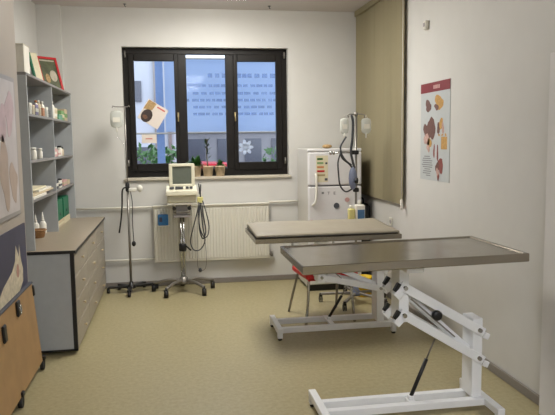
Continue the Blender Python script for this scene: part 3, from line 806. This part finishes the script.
# ------------------------------------------------------------------ anaesthesia stand (right)
px, pyy = 1.745, 5.9
an = thing('anaesthesia_stand', (px, pyy, 0), 'wheeled stand with dark breathing hoses in front of the refrigerator', 'stand')
MB().cyl((px, pyy, .1), (px, pyy, 1.83), .012, 12).build('pole', 'dullmetal', an)
MB().lathe([(.05, .075), (.055, .1), (.03, .13), (.02, .2)], (px, pyy, 0), 16).build('hub', 'bluegrey', an)
for k in range(5):
    a = math.radians(236+72*k); R = .345
    e_ = (px+R*math.cos(a), pyy+R*math.sin(a))
    lo = MB().bar((px, pyy, .1), (e_[0], e_[1], .082), .03, .022, bev=.003).build('leg', 'dullmetal', an)
    cs = MB(); cs.cyl((e_[0], e_[1], .07), (e_[0], e_[1], .09), .012); cs.box(e_[0]-.014, e_[0]+.014, e_[1]-.02, e_[1]+.02, .055, .075, .003)
    for s in (-1, 1): cs.cyl((e_[0]+s*.008-.006*(s < 0), e_[1], .032), (e_[0]+s*.008+.006*(s > 0), e_[1], .032), .032, 16)
    cs.build('caster', 'black', lo)
hk = MB()
hk.tube([(px-.075, pyy, 1.80), (px-.08, pyy, 1.825), (px-.06, pyy, 1.832), (px+.06, pyy, 1.832), (px+.085, pyy, 1.825), (px+.085, pyy, 1.76)], .006)
hk.lathe([(.02, 1.815), (.02, 1.845), (.01, 1.85)], (px, pyy, 0)); hk.build('hook_bar', 'dullmetal', an)
cb_ = MB(); cb_.cyl((px-.255, pyy-.02, 1.468), (px-.0, pyy-.02, 1.468), .007); cb_.cyl((px-.255, pyy-.02, 1.45), (px-.255, pyy-.02, 1.485), .012); cb_.cyl((px-.225, pyy-.02, 1.45), (px-.225, pyy-.02, 1.485), .009)
cb_.build('side_arm', 'chrome', an)
MB().box(px-.055, px+.02, pyy-.035, pyy+.02, 1.45, 1.488, .006).build('clamp', 'black', an)
MB().lathe([(.026, 1.09), (.03, 1.1), (.03, 1.12), (.02, 1.13)], (px, pyy, 0)).build('clamp_knob', 'black', an)
h_ = MB(); yh = pyy-.05
h_.spline([(px-.11, yh, 1.62), (px-.16, yh, 1.54), (px-.165, yh, 1.49), (px-.15, yh, 1.42), (px-.08, yh, 1.36), (px-.04, yh, 1.31)], .009)
h_.spline([(px-.06, yh, 1.825), (px-.045, yh, 1.75), (px-.05, yh, 1.6), (px-.065, yh, 1.48), (px-.05, yh, 1.4), (px-.03, yh, 1.32)], .012)
h_.spline([(px-.165, yh, 1.47), (px-.19, yh, 1.38), (px-.185, yh, 1.26), (px-.17, yh, 1.16), (px-.12, yh, 1.1), (px-.06, yh, 1.12), (px-.035, yh, 1.16)], .008)
h_.spline([(px-.165, yh, 1.47), (px-.12, yh, 1.40), (px-.06, yh, 1.35)], .009)
h_.build('breathing_hose', 'hose', an)
MB().ell((px-.045, yh, 1.225), .042, .035, .11, 16, 10).build('breathing_bag', 'bluegrey', an)
MB().lathe([(.018, -.02), (.02, 0), (.014, .03)], (px-.02, yh-.03, 1.2)).build('valve', 'black', an)
tray_ = MB(); tray_.box(px-.13, px+.13, pyy-.16, pyy+.02, .735, .75, .003); tray_.build('tray', 'white', an)
def canister(x, y, z_, w_, h, m, lab, labelm=None):
    b = thing('canister', (x, y, z_), lab, 'canister', 'plastic canisters on the wheeled stand')
    B(x-w_/2, x+w_/2, y-.035, y+.035, z_, z_+h*.86, .012).build('canister_body', m, b)
    MB().lathe([(.018, h*.85), (.018, h*.98), (.014, h)], (x, y, z_), 12).build('cap', 'whitep', b)
    if labelm: B(x-w_*.3, x+w_*.42, y-.0375, y-.0352, z_+h*.3, z_+h*.68).build('label', labelm, b)
canister(px-.075, pyy-.1, .75, .06, .225, 'ygreen', 'pale yellow canister on the stand by the refrigerator')
canister(px+.005, pyy-.1, .75, .095, .265, 'bottle', 'white canister with blue label on the stand by the refrigerator', 'bluelabel')
def ivbag(x, y, zt, w_, h, lab):
    b = thing('infusion_bag', (x, y, zt-h), lab, 'bag', 'clear infusion bags')
    m = MB(); n1 = 10; vs = []; fs = []
    prof = [(0, .25), (.06, .8), (.2, 1), (.75, 1), (.92, .8), (1, .3)]
    rings = []
    for (t, k) in prof:
        z_ = zt-.03-(h-.05)*t
        th_ = .02*math.sin(PI*min(1, .1+t*.9))+.004
        rings.append([(x+w_/2*k*math.cos(2*PI*i/12), y+th_*math.sin(2*PI*i/12), z_) for i in range(12)])
    for r in rings: vs += r
    for i in range(len(rings)-1):
        for k in range(12): k2 = (k+1) % 12; fs.append((i*12+k, i*12+k2, (i+1)*12+k2, (i+1)*12+k))
    fs += [tuple(range(12)), tuple((len(rings)-1)*12+k for k in range(12))]
    m.add(vs, fs, True); m.build('bag_film', 'bag', b)
    MB().tube([(x-.012, y, zt-.03), (x, y, zt), (x+.012, y, zt-.03)], .003, 6).build('hanger_loop', 'whitep', b)
    MB().cyl((x, y, zt-h-.02), (x, y, zt-h+.03), .008).build('port', 'whitep', b)
    MB().prism([(-w_*.28, .0), (w_*.28, 0), (w_*.28, h*.22), (-w_*.28, h*.22)], ((x, y-.0245, zt-h*.66), (1, 0, 0), (0, 0, 1)), .001).build('printed_label', 'paper', b)
ivbag(px-.115, pyy, 1.825, .085, .2, 'infusion bag on left hook of the stand before the refrigerator')
ivbag(px+.1, pyy, 1.825, .1, .2, 'infusion bag on right hook of the stand, before the blinds')

# yellow bucket
yb_ = thing('bucket', (1.93, 6.12, 0), 'yellow plastic bucket on floor behind the examination tables', 'bucket')
MB().lathe([(.075, 0), (.08, .004), (.095, .19), (.1, .195), (.1, .2), (.092, .2), (.077, .01), (0, .008)], (1.9, 6.15, 0), 24).build('bucket_body', 'yellow', yb_)
q = MB(); q.spline([(1.802, 6.15, .185), (1.83, 6.06, .15), (1.9, 6.03, .13), (1.97, 6.06, .15), (1.998, 6.15, .185)], .003); q.build('bail', 'dullmetal', yb_)

# ------------------------------------------------------------------ left infusion stand
lx, ly = -.463, 6.8
iv = thing('infusion_stand', (lx, ly, 0), 'slim infusion stand with black star base left of the monitor', 'stand')
MB().cyl((lx, ly, .08), (lx, ly, 1.1), .0125, 12).build('pole', 'dullmetal', iv)
MB().cyl((lx, ly, 1.1), (lx, ly, 1.955), .008, 10).build('inner_pole', 'dullmetal', iv)
MB().lathe([(.018, 1.08), (.022, 1.09), (.022, 1.16), (.014, 1.17)], (lx, ly, 0)).build('collar', 'black', iv)
MB().lathe([(.05, .05), (.05, .075), (.025, .09), (.02, .12)], (lx, ly, 0)).build('hub', 'black', iv)
for k in range(5):
    a = math.radians((-92, 28, 62, 128, 176)[k]); R = (.21, .27, .24, .2, .215)[k]
    e_ = (lx+R*1.12*math.cos(a), ly+R*math.sin(a))
    lo = MB().bar((lx, ly, .067), (e_[0], e_[1], .06), .045, .022, bev=.003).build('leg', 'black', iv)
    cs = MB(); cs.cyl((e_[0]-.014, e_[1], .025), (e_[0]+.014, e_[1], .025), .025, 16); cs.cyl((e_[0], e_[1], .03), (e_[0], e_[1], .06), .01)
    cs.build('caster', 'black', lo)
q = MB(); q.tube([(lx-.125, ly, 1.945), (lx-.12, ly, 1.965), (lx-.09, ly, 1.957), (lx+.03, ly, 1.957), (lx+.045, ly, 1.97), (lx+.05, ly, 1.955)], .005); q.build('hook_bar', 'dullmetal', iv)
q = MB(); q.box(lx+.01, lx+.09, ly-.03, ly+.02, 1.08, 1.115, .008); q.ell((lx+.125, ly-.01, 1.11), .03, .025, .038, 12, 8); q.cyl((lx+.08, ly-.005, 1.1), (lx+.12, ly-.01, 1.1), .012)
q.build('pump_clamp', 'whitep', iv)
q = MB(); q.spline([(lx, ly-.02, 1.13), (lx-.05, ly-.03, 1.1), (lx-.06, ly-.03, .95), (lx-.075, ly-.03, .8), (lx-.1, ly-.03, .65)], .009)
q.build('cable', 'rubber', iv)
q = MB(); q.spline([(lx+.03, ly-.02, 1.08), (lx+.045, ly-.03, .95), (lx+.04, ly-.03, .75), (lx+.045, ly-.03, .56)], .005); co = q.build('cable', 'hose', iv)
MB().ell((lx+.045, ly-.03, .53), .022, .022, .03, 12, 8).build('plug', 'black', co)
ivbag(lx-.085, ly, 1.95, .13, .23, 'infusion bag hanging from the slim stand beside the window')
q = MB(); q.spline([(lx-.085, ly, 1.735), (lx-.08, ly+.01, 1.66), (lx-.02, ly-.02, 1.55), (lx-.012, ly-.02, 1.3), (lx-.02, ly-.02, 1.16)], .003); q.build('drip_line', 'clear', iv)

# ------------------------------------------------------------------ patient monitor on its trolley
mx, my = .09, 6.72
ts = thing('monitor_trolley', (mx, my, 0), 'chrome five-legged trolley carrying the patient monitor', 'trolley')
for s in (-.014, .014): MB().cyl((mx+s, my, .13), (mx+s, my, .80), .011, 12).build('pole', 'chrome', ts)
MB().lathe([(.055, .09), (.06, .12), (.045, .15), (.03, .17)], (mx, my, 0)).build('hub', 'dullmetal', ts)
for k in range(5):
    a = math.radians(-72+72*k-0); R = .315
    a = math.radians(20+72*k)
    e_ = (mx+R*1.05*math.cos(a), my+R*.9*math.sin(a))
    lo = MB().spline([(mx, my, .125), (mx+(e_[0]-mx)*.5, my+(e_[1]-my)*.5, .125), (e_[0], e_[1], .09)], .017, 8).build('leg', 'dullmetal', ts)
    cs = MB(); cs.cyl((e_[0]-.022, e_[1], .038), (e_[0]+.022, e_[1], .038), .038, 18); cs.cyl((e_[0], e_[1], .05), (e_[0], e_[1], .1), .01)
    cs.build('caster', 'black', lo)
q = MB(); q.lathe([(.034, .44), (.04, .45), (.04, .51), (.034, .52)], (mx, my, 0), 16); q.bar((mx+.03, my-.02, .5), (mx+.085, my-.04, .45), .014, .014); q.build('height_clamp', 'black', ts)
q = MB()
q.tube([(mx-.09, my-.03, .93), (mx-.085, my-.06, .86), (mx+.085, my-.06, .86), (mx+.09, my-.03, .93)], .008)
q.build('handle', 'dullmetal', ts)
for s in (-1, 1): MB().cyl((mx+s*.078, my-.075, .9), (mx+s*.078, my-.045, .9), .02, 14).build('bracket_knob', 'black', ts)
q = MB(); q.box(mx-.09, mx+.09, my-.05, my+.05, .80, .83, .004); q.box(mx-.06, mx+.06, my-.04, my+.04, .83, .94, .004); q.build('mount', 'greyframe', ts)
B(mx-.15, mx+.16, my-.12, my+.14, .94, .965, .006).build('platform', 'whitep', ts)
mo = thing('patient_monitor', (mx, my, .966), 'ivory patient monitor with small grey screen before the window', 'monitor')
q = MB(); q.box(mx-.145, mx+.155, my-.13, my+.13, .967, 1.04, .01); q.build('base_unit', 'ivory', mo)
q = MB(); q.box(mx-.16, mx+.165, my-.17, my+.05, 1.04, 1.085, .008); q.build('keypad_shelf', 'ivory', mo)
q = MB(); zz_ = 1.085
q.prism([(-.17, 0), (-.04, 0), (-.04, .055), (-.06, .055)], ((mx-.15, my, zz_), (0, 1, 0), (0, 0, 1)), .305)
kp = q.build('keypad_panel', 'ivory', mo)
k2 = MB()
for (a, b) in ((-.12, -.075), (-.06, .02), (.045, .075), (.085, .115)):
    k2.prism([(-.13, .0285), (-.09, .0485), (-.09, .051), (-.13, .031)], ((mx+a, my-.01, zz_-.004), (0, 1, 0), (0, 0, 1)), b-a)
k2.build('keys', 'hose', kp)
q = MB(); sx0, sx1, sz0, sz1 = mx-.122, mx+.142, 1.1, 1.365
q.box(sx0, sx0+.035, my-.08, my+.0, sz0, sz1, .006); q.box(sx1-.035, sx1, my-.08, my, sz0, sz1, .006)
q.box(sx0+.03, sx1-.03, my-.08, my, sz1-.03, sz1, .006); q.box(sx0+.03, sx1-.03, my-.08, my, sz0, sz0+.055, .006)
q.build('bezel', 'ivory', mo)
q = MB(); q.box(sx0+.01, sx1-.01, my, my+.14, sz0, sz1-.01, .012); q.build('housing', 'ivory', mo)
B(sx0+.034, sx1-.034, my-.066, my-.006, sz0+.054, sz1-.029).build('screen', 'screen', mo)
# sensor holder with cables beside it
sc_ = thing('sensor_cables', (.275, my-.1, .98), 'dark sensor cables looped over yellow-topped holder beside the monitor', 'cables')
q = MB(); q.box(.25, .31, my-.12, my-.06, .955, 1.02, .006); q.box(.24, .28, my-.1, my-.07, .95, .963); part(q.build('holder', 'ygreen', sc_), 'pale yellow holder')
q = MB(); q.box(.262, .300, my-.115, my-.075, 1.021, 1.075, .004); part(q.build('clip_block', 'whitep', sc_), 'white clip block')
yc = my-.13
def cable(pts, r=.0065, m='hose'): return MB().spline([(a, yc+(i % 3)*.012, b) for i, (a, b) in enumerate(pts)], r).build('cable', m, sc_)
cable([(.268, 1.16), (.275, 1.09), (.27, 1.0), (.25, .88), (.19, .66), (.17, .55), (.2, .47), (.27, .47), (.32, .56), (.3, .7), (.285, .9), (.28, 1.0)])
cable([(.305, .98), (.34, .85), (.365, .72), (.35, .62), (.31, .6), (.27, .7), (.26, .85), (.265, .97)], .0065)
cable([(.29, 1.15), (.285, 1.07), (.28, .95), (.262, .8), (.27, .66), (.3, .58), (.33, .66), (.31, .82), (.295, .96)], .0075)
cable([(.262, .96), (.245, .8), (.24, .6), (.235, .4), (.24, .28), (.275, .24), (.32, .28), (.33, .42), (.315, .6), (.3, .8), (.295, .96)], .0035, 'dullmetal')
MB().lathe([(.012, 0), (.02, .02), (.01, .045)], (.262, yc, .23)).build('plug', 'hose', sc_)

# ------------------------------------------------------------------ radiator, pipes, blue box
rd = thing('radiator', (.42, 7.0, .26), 'long white ribbed panel radiator under the window', 'radiator')
rx0, rx1, rz0, rz1 = -.215, 1.06, .275, .89
q = MB(); q.box(rx0, rx1, 6.985, 7.035, rz0, rz1, .004)
n_ = 38
for k in range(n_):
    x = rx0+.02+(rx1-rx0-.04)*k/(n_-1); q.box(x-.01, x+.01, 6.972, 6.986, rz0+.03, rz1-.03, .004)
q.build('panel', 'radiator', rd)
q = MB(); q.box(rx0-.004, rx1+.004, 6.966, 7.038, rz1, rz1+.012, .002); q.build('top_grille', 'radiator', rd)
for x in (rx0+.2, rx1-.2): B(x-.015, x+.015, 7.03, YB-.001, rz0+.05, rz1-.05).build('bracket', 'radiator', rd)
q = MB(); q.cyl((rx1, 7.01, .31), (rx1+.04, 7.01, .31), .012); q.cyl((rx1+.03, 7.01, .29), (rx1+.03, 7.01, .35), .016); part(q.build('valve', 'dullmetal', rd), 'small grey valve')
def pipe(pts, lab):
    tag(MB().tube(pts, .011, 10).build('heating_pipe', 'radiator', loc=pts[0]), lab, 'pipe', 'white heating pipes')
pipe([(-1.09, 7.035, .885), (rx0, 7.035, .885)], 'white upper heating pipe left of the radiator')
pipe([(-1.09, 7.035, .31), (rx0, 7.035, .31)], 'white lower heating pipe left of the radiator')
pipe([(rx1, 7.035, .905), (1.4, 7.035, .905)], 'white heating pipe from radiator top to the refrigerator')
bl = thing('blue_box', (-.11, 6.96, .69), 'small blue box hung on left end of the radiator', 'box')
B(-.165, -.055, 6.925, 6.965, .69, .81, .006).build('box_body', 'blue', bl)
q = MB(); q.tube([(-.13, 6.96, .81), (-.125, 6.965, .86), (-.11, 6.99, .905), (-.095, 6.965, .86), (-.09, 6.96, .81)], .004); q.build('hanger', 'whitep', bl)
B(-.175, -.045, 6.92, 6.966, .678, .69, .003).build('tray', 'whitep', bl)
B(-.15, -.12, 6.9235, 6.925, .73, .78).build('printed_mark', 'navy', bl)

# ------------------------------------------------------------------ potted plants on the sill
def pot(x, y, r, h, kind, lab):
    p = thing('potted_plant', (x, y, WZ0), lab, 'plant', 'potted plants on the window sill')
    MB().lathe([(r*.72, 0), (r*.76, .004), (r*.98, h*.86), (r*1.04, h*.87), (r*1.04, h), (r*.94, h), (r*.9, h*.86), (0, h*.85)], (x, y, WZ0), 20).build('pot', 'pot', p)
    MB().lathe([(r*.9, h*.855), (r*.88, h*.9), (0, h*.92)], (x, y, WZ0), 16).build('soil', 'soil', p)
    lf = MB(); random.seed(int(x*1000)); z0 = WZ0+h*.9
    if kind == 'tall':
        MB().spline([(x, y, z0), (x-.01, y, z0+.15), (x+.0, y, z0+.31)], .007).build('stem', 'stem', p)
        for k in range(46):
            t = random.uniform(.25, 1); a = random.uniform(0, 2*PI); b0 = Vector((x-.008, y, z0+.31*t))
            d = Vector((math.cos(a), math.sin(a)*.6, random.uniform(-.2, .9))).normalized(); e = d.cross(Vector((0, 0, 1))).normalized(); l = random.uniform(.05, .11)*(1.25-t*.5)
            lf.add([b0, b0+d*l*.5+e*.009, b0+d*l, b0+d*l*.5-e*.009], [(0, 1, 2, 3)])
    else:
        nl = 110 if kind == 'bush' else 70
        for k in range(nl):
            a = random.uniform(0, 2*PI); el = random.uniform(.15, 1.35); l = random.uniform(.07, .155)*(1 if kind == 'bush' else .7)
            d = Vector((math.cos(a)*math.cos(el), math.sin(a)*math.cos(el)*.7, math.sin(el))); e = d.cross(Vector((0, 0, 1))).normalized()*l*.2
            b0 = Vector((x, y, z0-.005)); m1 = b0+d*l*.55; tip = b0+d*l+Vector((0, 0, -.02*math.cos(el)))
            lf.add([b0, m1+e, tip, m1-e, m1+Vector((0, 0, .004))], [(0, 1, 4), (1, 2, 4), (2, 3, 4), (3, 0, 4)])
    lf.build('leaves', 'leafdark' if kind == 'tall' else 'leaf', p)
pot(.268, 7.085, .058, .12, 'bush', 'bushy green plant in a pot nearest the monitor on sill')
pot(.395, 7.085, .062, .115, 'tall', 'tall thin dark plant in the middle pot on sill')
pot(.53, 7.085, .06, .115, 'low', 'low light-leaved plant in the right-hand pot on sill')

# ------------------------------------------------------------------ vertical blinds on the right wall
vb = thing('vertical_blinds', (2.06, 6.1, 1.0), 'beige vertical blinds covering a window on the right wall', 'blinds')
B(2.06, 2.128, 5.57, 7.03, 2.95, 3.008, .003).build('headrail', 'blind', vb)
q = MB(); n_ = 17; random.seed(4)
for k in range(n_):
    y = 5.63+(6.98-5.63)*k/(n_-1); a = math.radians(10+random.uniform(-14, 14))
    w_ = .052
    q.box(-.001, .001, -w_, w_, .985, 2.95, 0, Matrix.Translation((2.096, y, 0)) @ Matrix.Rotation(a, 4, 'Z'))
q.build('slats', 'blind', vb)
q = MB(); q.cyl((2.08, 5.565, 1.02), (2.08, 5.565, 2.95), .003, 6); q.lathe([(.012, .94), (.014, .96), (.012, 1.03), (.004, 1.04)], (2.08, 5.565, 0), 10); q.build('cord', 'whitep', vb)

# ------------------------------------------------------------------ poster, detector, socket
XP = XR
po = thing('anatomy_poster', (XP, 4.95, 1.24), 'pale anatomy poster with maroon heading on right wall', 'poster')
PY0, PY1, PZ0, PZ1 = 4.655, 5.235, 1.248, 2.05
B(XP-.004, XP, PY0, PY1, PZ0, PZ1).build('sheet', 'pposter', po)
hz = B(XP-.006, XP-.0041, PY0, PY1, PZ1-.078, PZ1).build('heading_band', 'maroon', po)
q = MB()
for k in range(5): q.box(XP-.0075, XP-.0062, 4.92-.026*k+.03, 4.92-.026*k+.048, PZ1-.055, PZ1-.025)
q.build('heading_lettering', 'pinkc', hz)
pw, phh = PY1-PY0, PZ1-PZ0
def pp(a, b): return (PY1-pw*a, PZ0+phh*(1-b))     # a from the left, b from the top, in poster fractions
def blob(a, b, ra, rb, m, rot=0, n=14, k=1.):
    cy, cz = pp(a, b)
    pts = []
    ph_ = a*37+b*53
    for (x, y) in ngon(22):
        t_ = math.atan2(y, x); w_ = 1+.2*math.sin(2*t_+ph_)+.13*math.sin(3*t_+2*ph_)+.05*math.sin(7*t_)
        x *= w_; y *= w_
        x *= ra*pw; y *= rb*phh; c_, s_ = math.cos(rot), math.sin(rot)
        pts.append((x*c_-y*s_, x*s_+y*c_))
    MB().prism(pts, ((XP-.0045-.0006*k, cy, cz), (0, -1, 0), (0, 0, 1)), .0006).build('printed_organ', m, po)
blob(.28, .235, .11, .055, 'pcol1'); blob(.65, .21, .15, .065, 'pcol2'); blob(.57, .255, .07, .03, 'pcol1', k=2)
blob(.38, .47, .13, .135, 'pcol1', -.35); blob(.22, .50, .10, .08, 'pcol1', k=2); blob(.24, .58, .09, .07, 'pcol3', k=3); blob(.33, .62, .07, .06, 'pcol2', k=3); blob(.3, .67, .05, .04, 'pcol3', k=4)
blob(.72, .43, .1, .04, 'pcol2', .6); blob(.64, .47, .05, .05, 'pcol1', k=2); blob(.79, .47, .04, .05, 'pcol3', k=2)
for a in (.66, .77, .88): blob(a, .535, .03, .012, 'pcol2')
cy, cz = pp(.83, .615)
B(XP-.0055, XP-.0042, cy-.055, cy+.055, cz-.05, cz+.05).build('printed_organ', 'pcol2', po)
blob(.5, .70, .03, .06, 'pcol4'); blob(.62, .72, .03, .07, 'pcol4')
blob(.72, .84, .08, .085, 'pcol4', -.25); blob(.62, .86, .07, .05, 'pcol1', k=2); blob(.64, .92, .05, .05, 'pcol3', k=3); blob(.66, .96, .03, .03, 'pcol4', k=4)
q = MB()
for k, (a0, a1) in enumerate(((.15, .35), (.1, .38), (.08, .44), (.1, .42), (.06, .45), (.1, .44), (.16, .36), (.12, .4), (.1, .36), (.22, .38))):
    ya_, z_ = pp(a0, .755+.022*k); yb2, _ = pp(a1, 0); q.box(XP-.0052, XP-.0042, yb2, ya_, z_-.004, z_+.004)
q.build('small_print', 'ink', po)
md = thing('motion_sensor', (XP, 5.11, 2.5), 'small white wall sensor high beside the blinds', 'sensor')
B(XP-.035, XP, 5.085, 5.14, 2.49, 2.565, .008).build('sensor_body', 'whitep', md)
B(XP-.037, XP-.035, 5.095, 5.13, 2.515, 2.545).build('sensor_lens', 'greyframe', md)
so = thing('wall_socket', (XP, 5.75, .7), 'small white socket low on right wall below the blinds', 'socket')
B(XP-.012, XP, 5.93, 6.01, .74, .82, .004).build('socket_plate', 'whitep', so)
MB().cyl((XP-.014, 5.97, .78), (XP-.011, 5.97, .78), .022, 14).build('socket_insert', 'greyframe', so)

# ------------------------------------------------------------------ ceiling lamp by the window, plus added fill lamps
def lamp(x, y0_, y1_, lab, m):
    l = thing('ceiling_lamp', (x, (y0_+y1_)/2, ZC), lab, 'lamp', 'ceiling lamps')
    B(x-.31, x+.31, y0_-.01, y1_+.01, ZC-.02, ZC, .003).build('lamp_base', 'lampbody', l)
    B(x-.3, x+.3, y0_, y1_, ZC-.075, ZC-.0205, .01).build('opal_diffuser', m, l)
lamp(.46, 5.05, 6.22, 'rectangular ceiling lamp nearest the window', 'lampglow')
lamp(.46, -.8, .4, 'added rectangular fill lamp above and behind the camera', 'lampfill')  # unseen, added to brighten surfaces that face the camera
lamp(.46, -3.2, -2.0, 'added rectangular fill lamp at the far end behind the camera', 'lampfill')  # second unseen lamp, added for more frontal light on cabinet and right wall
for hx_, hy_, lab in ((-.43, 6.89, 'tiny dark ceiling hook left of the lamp'), (1.07, 6.84, 'tiny dark ceiling hook right of the lamp')):
    q = MB(); q.lathe([(.016, -.004), (.016, 0)], (hx_, hy_, ZC)); q.tube([(hx_, hy_, ZC-.004), (hx_, hy_, ZC-.022), (hx_+.012, hy_, ZC-.03)], .004)
    tag(q.build('ceiling_hook', 'inkdark', loc=(hx_, hy_, ZC)), lab, 'hook', 'ceiling hooks')

# ------------------------------------------------------------------ world, camera
wd = bpy.data.worlds.new('sky'); S.world = wd; wd.use_nodes = True
bg = wd.node_tree.nodes['Background']; bg.inputs['Color'].default_value = (.88, .94, 1, 1); bg.inputs['Strength'].default_value = 2.6

cam = bpy.data.cameras.new('camera'); co = bpy.data.objects.new('camera', cam); COL.objects.link(co)
cam.sensor_fit = 'HORIZONTAL'; cam.sensor_width = 36; cam.lens = 635/555*36; cam.clip_start = .05
R = ((0.986291, -0.029867, 0.162289), (-0.164531, -0.102735, 0.981007), (-0.012627, -0.99426, -0.106241))
co.matrix_world = Matrix(((R[0][0], -R[0][1], -R[0][2], 0), (R[1][0], -R[1][1], -R[1][2], 0), (R[2][0], -R[2][1], -R[2][2], 1.6), (0, 0, 0, 1)))
S.camera = co
for o in bpy.data.objects:
    if '_org' in o: del o['_org']
S.view_settings.view_transform = 'Standard'; S.view_settings.look = 'None'
S.view_settings.gamma = 1; S.view_settings.use_curve_mapping = False
S.view_settings.exposure = 0.15
S.cycles.max_bounces = 10; S.cycles.diffuse_bounces = 5; S.cycles.use_denoising = True
S.cycles.sample_clamp_indirect = 4
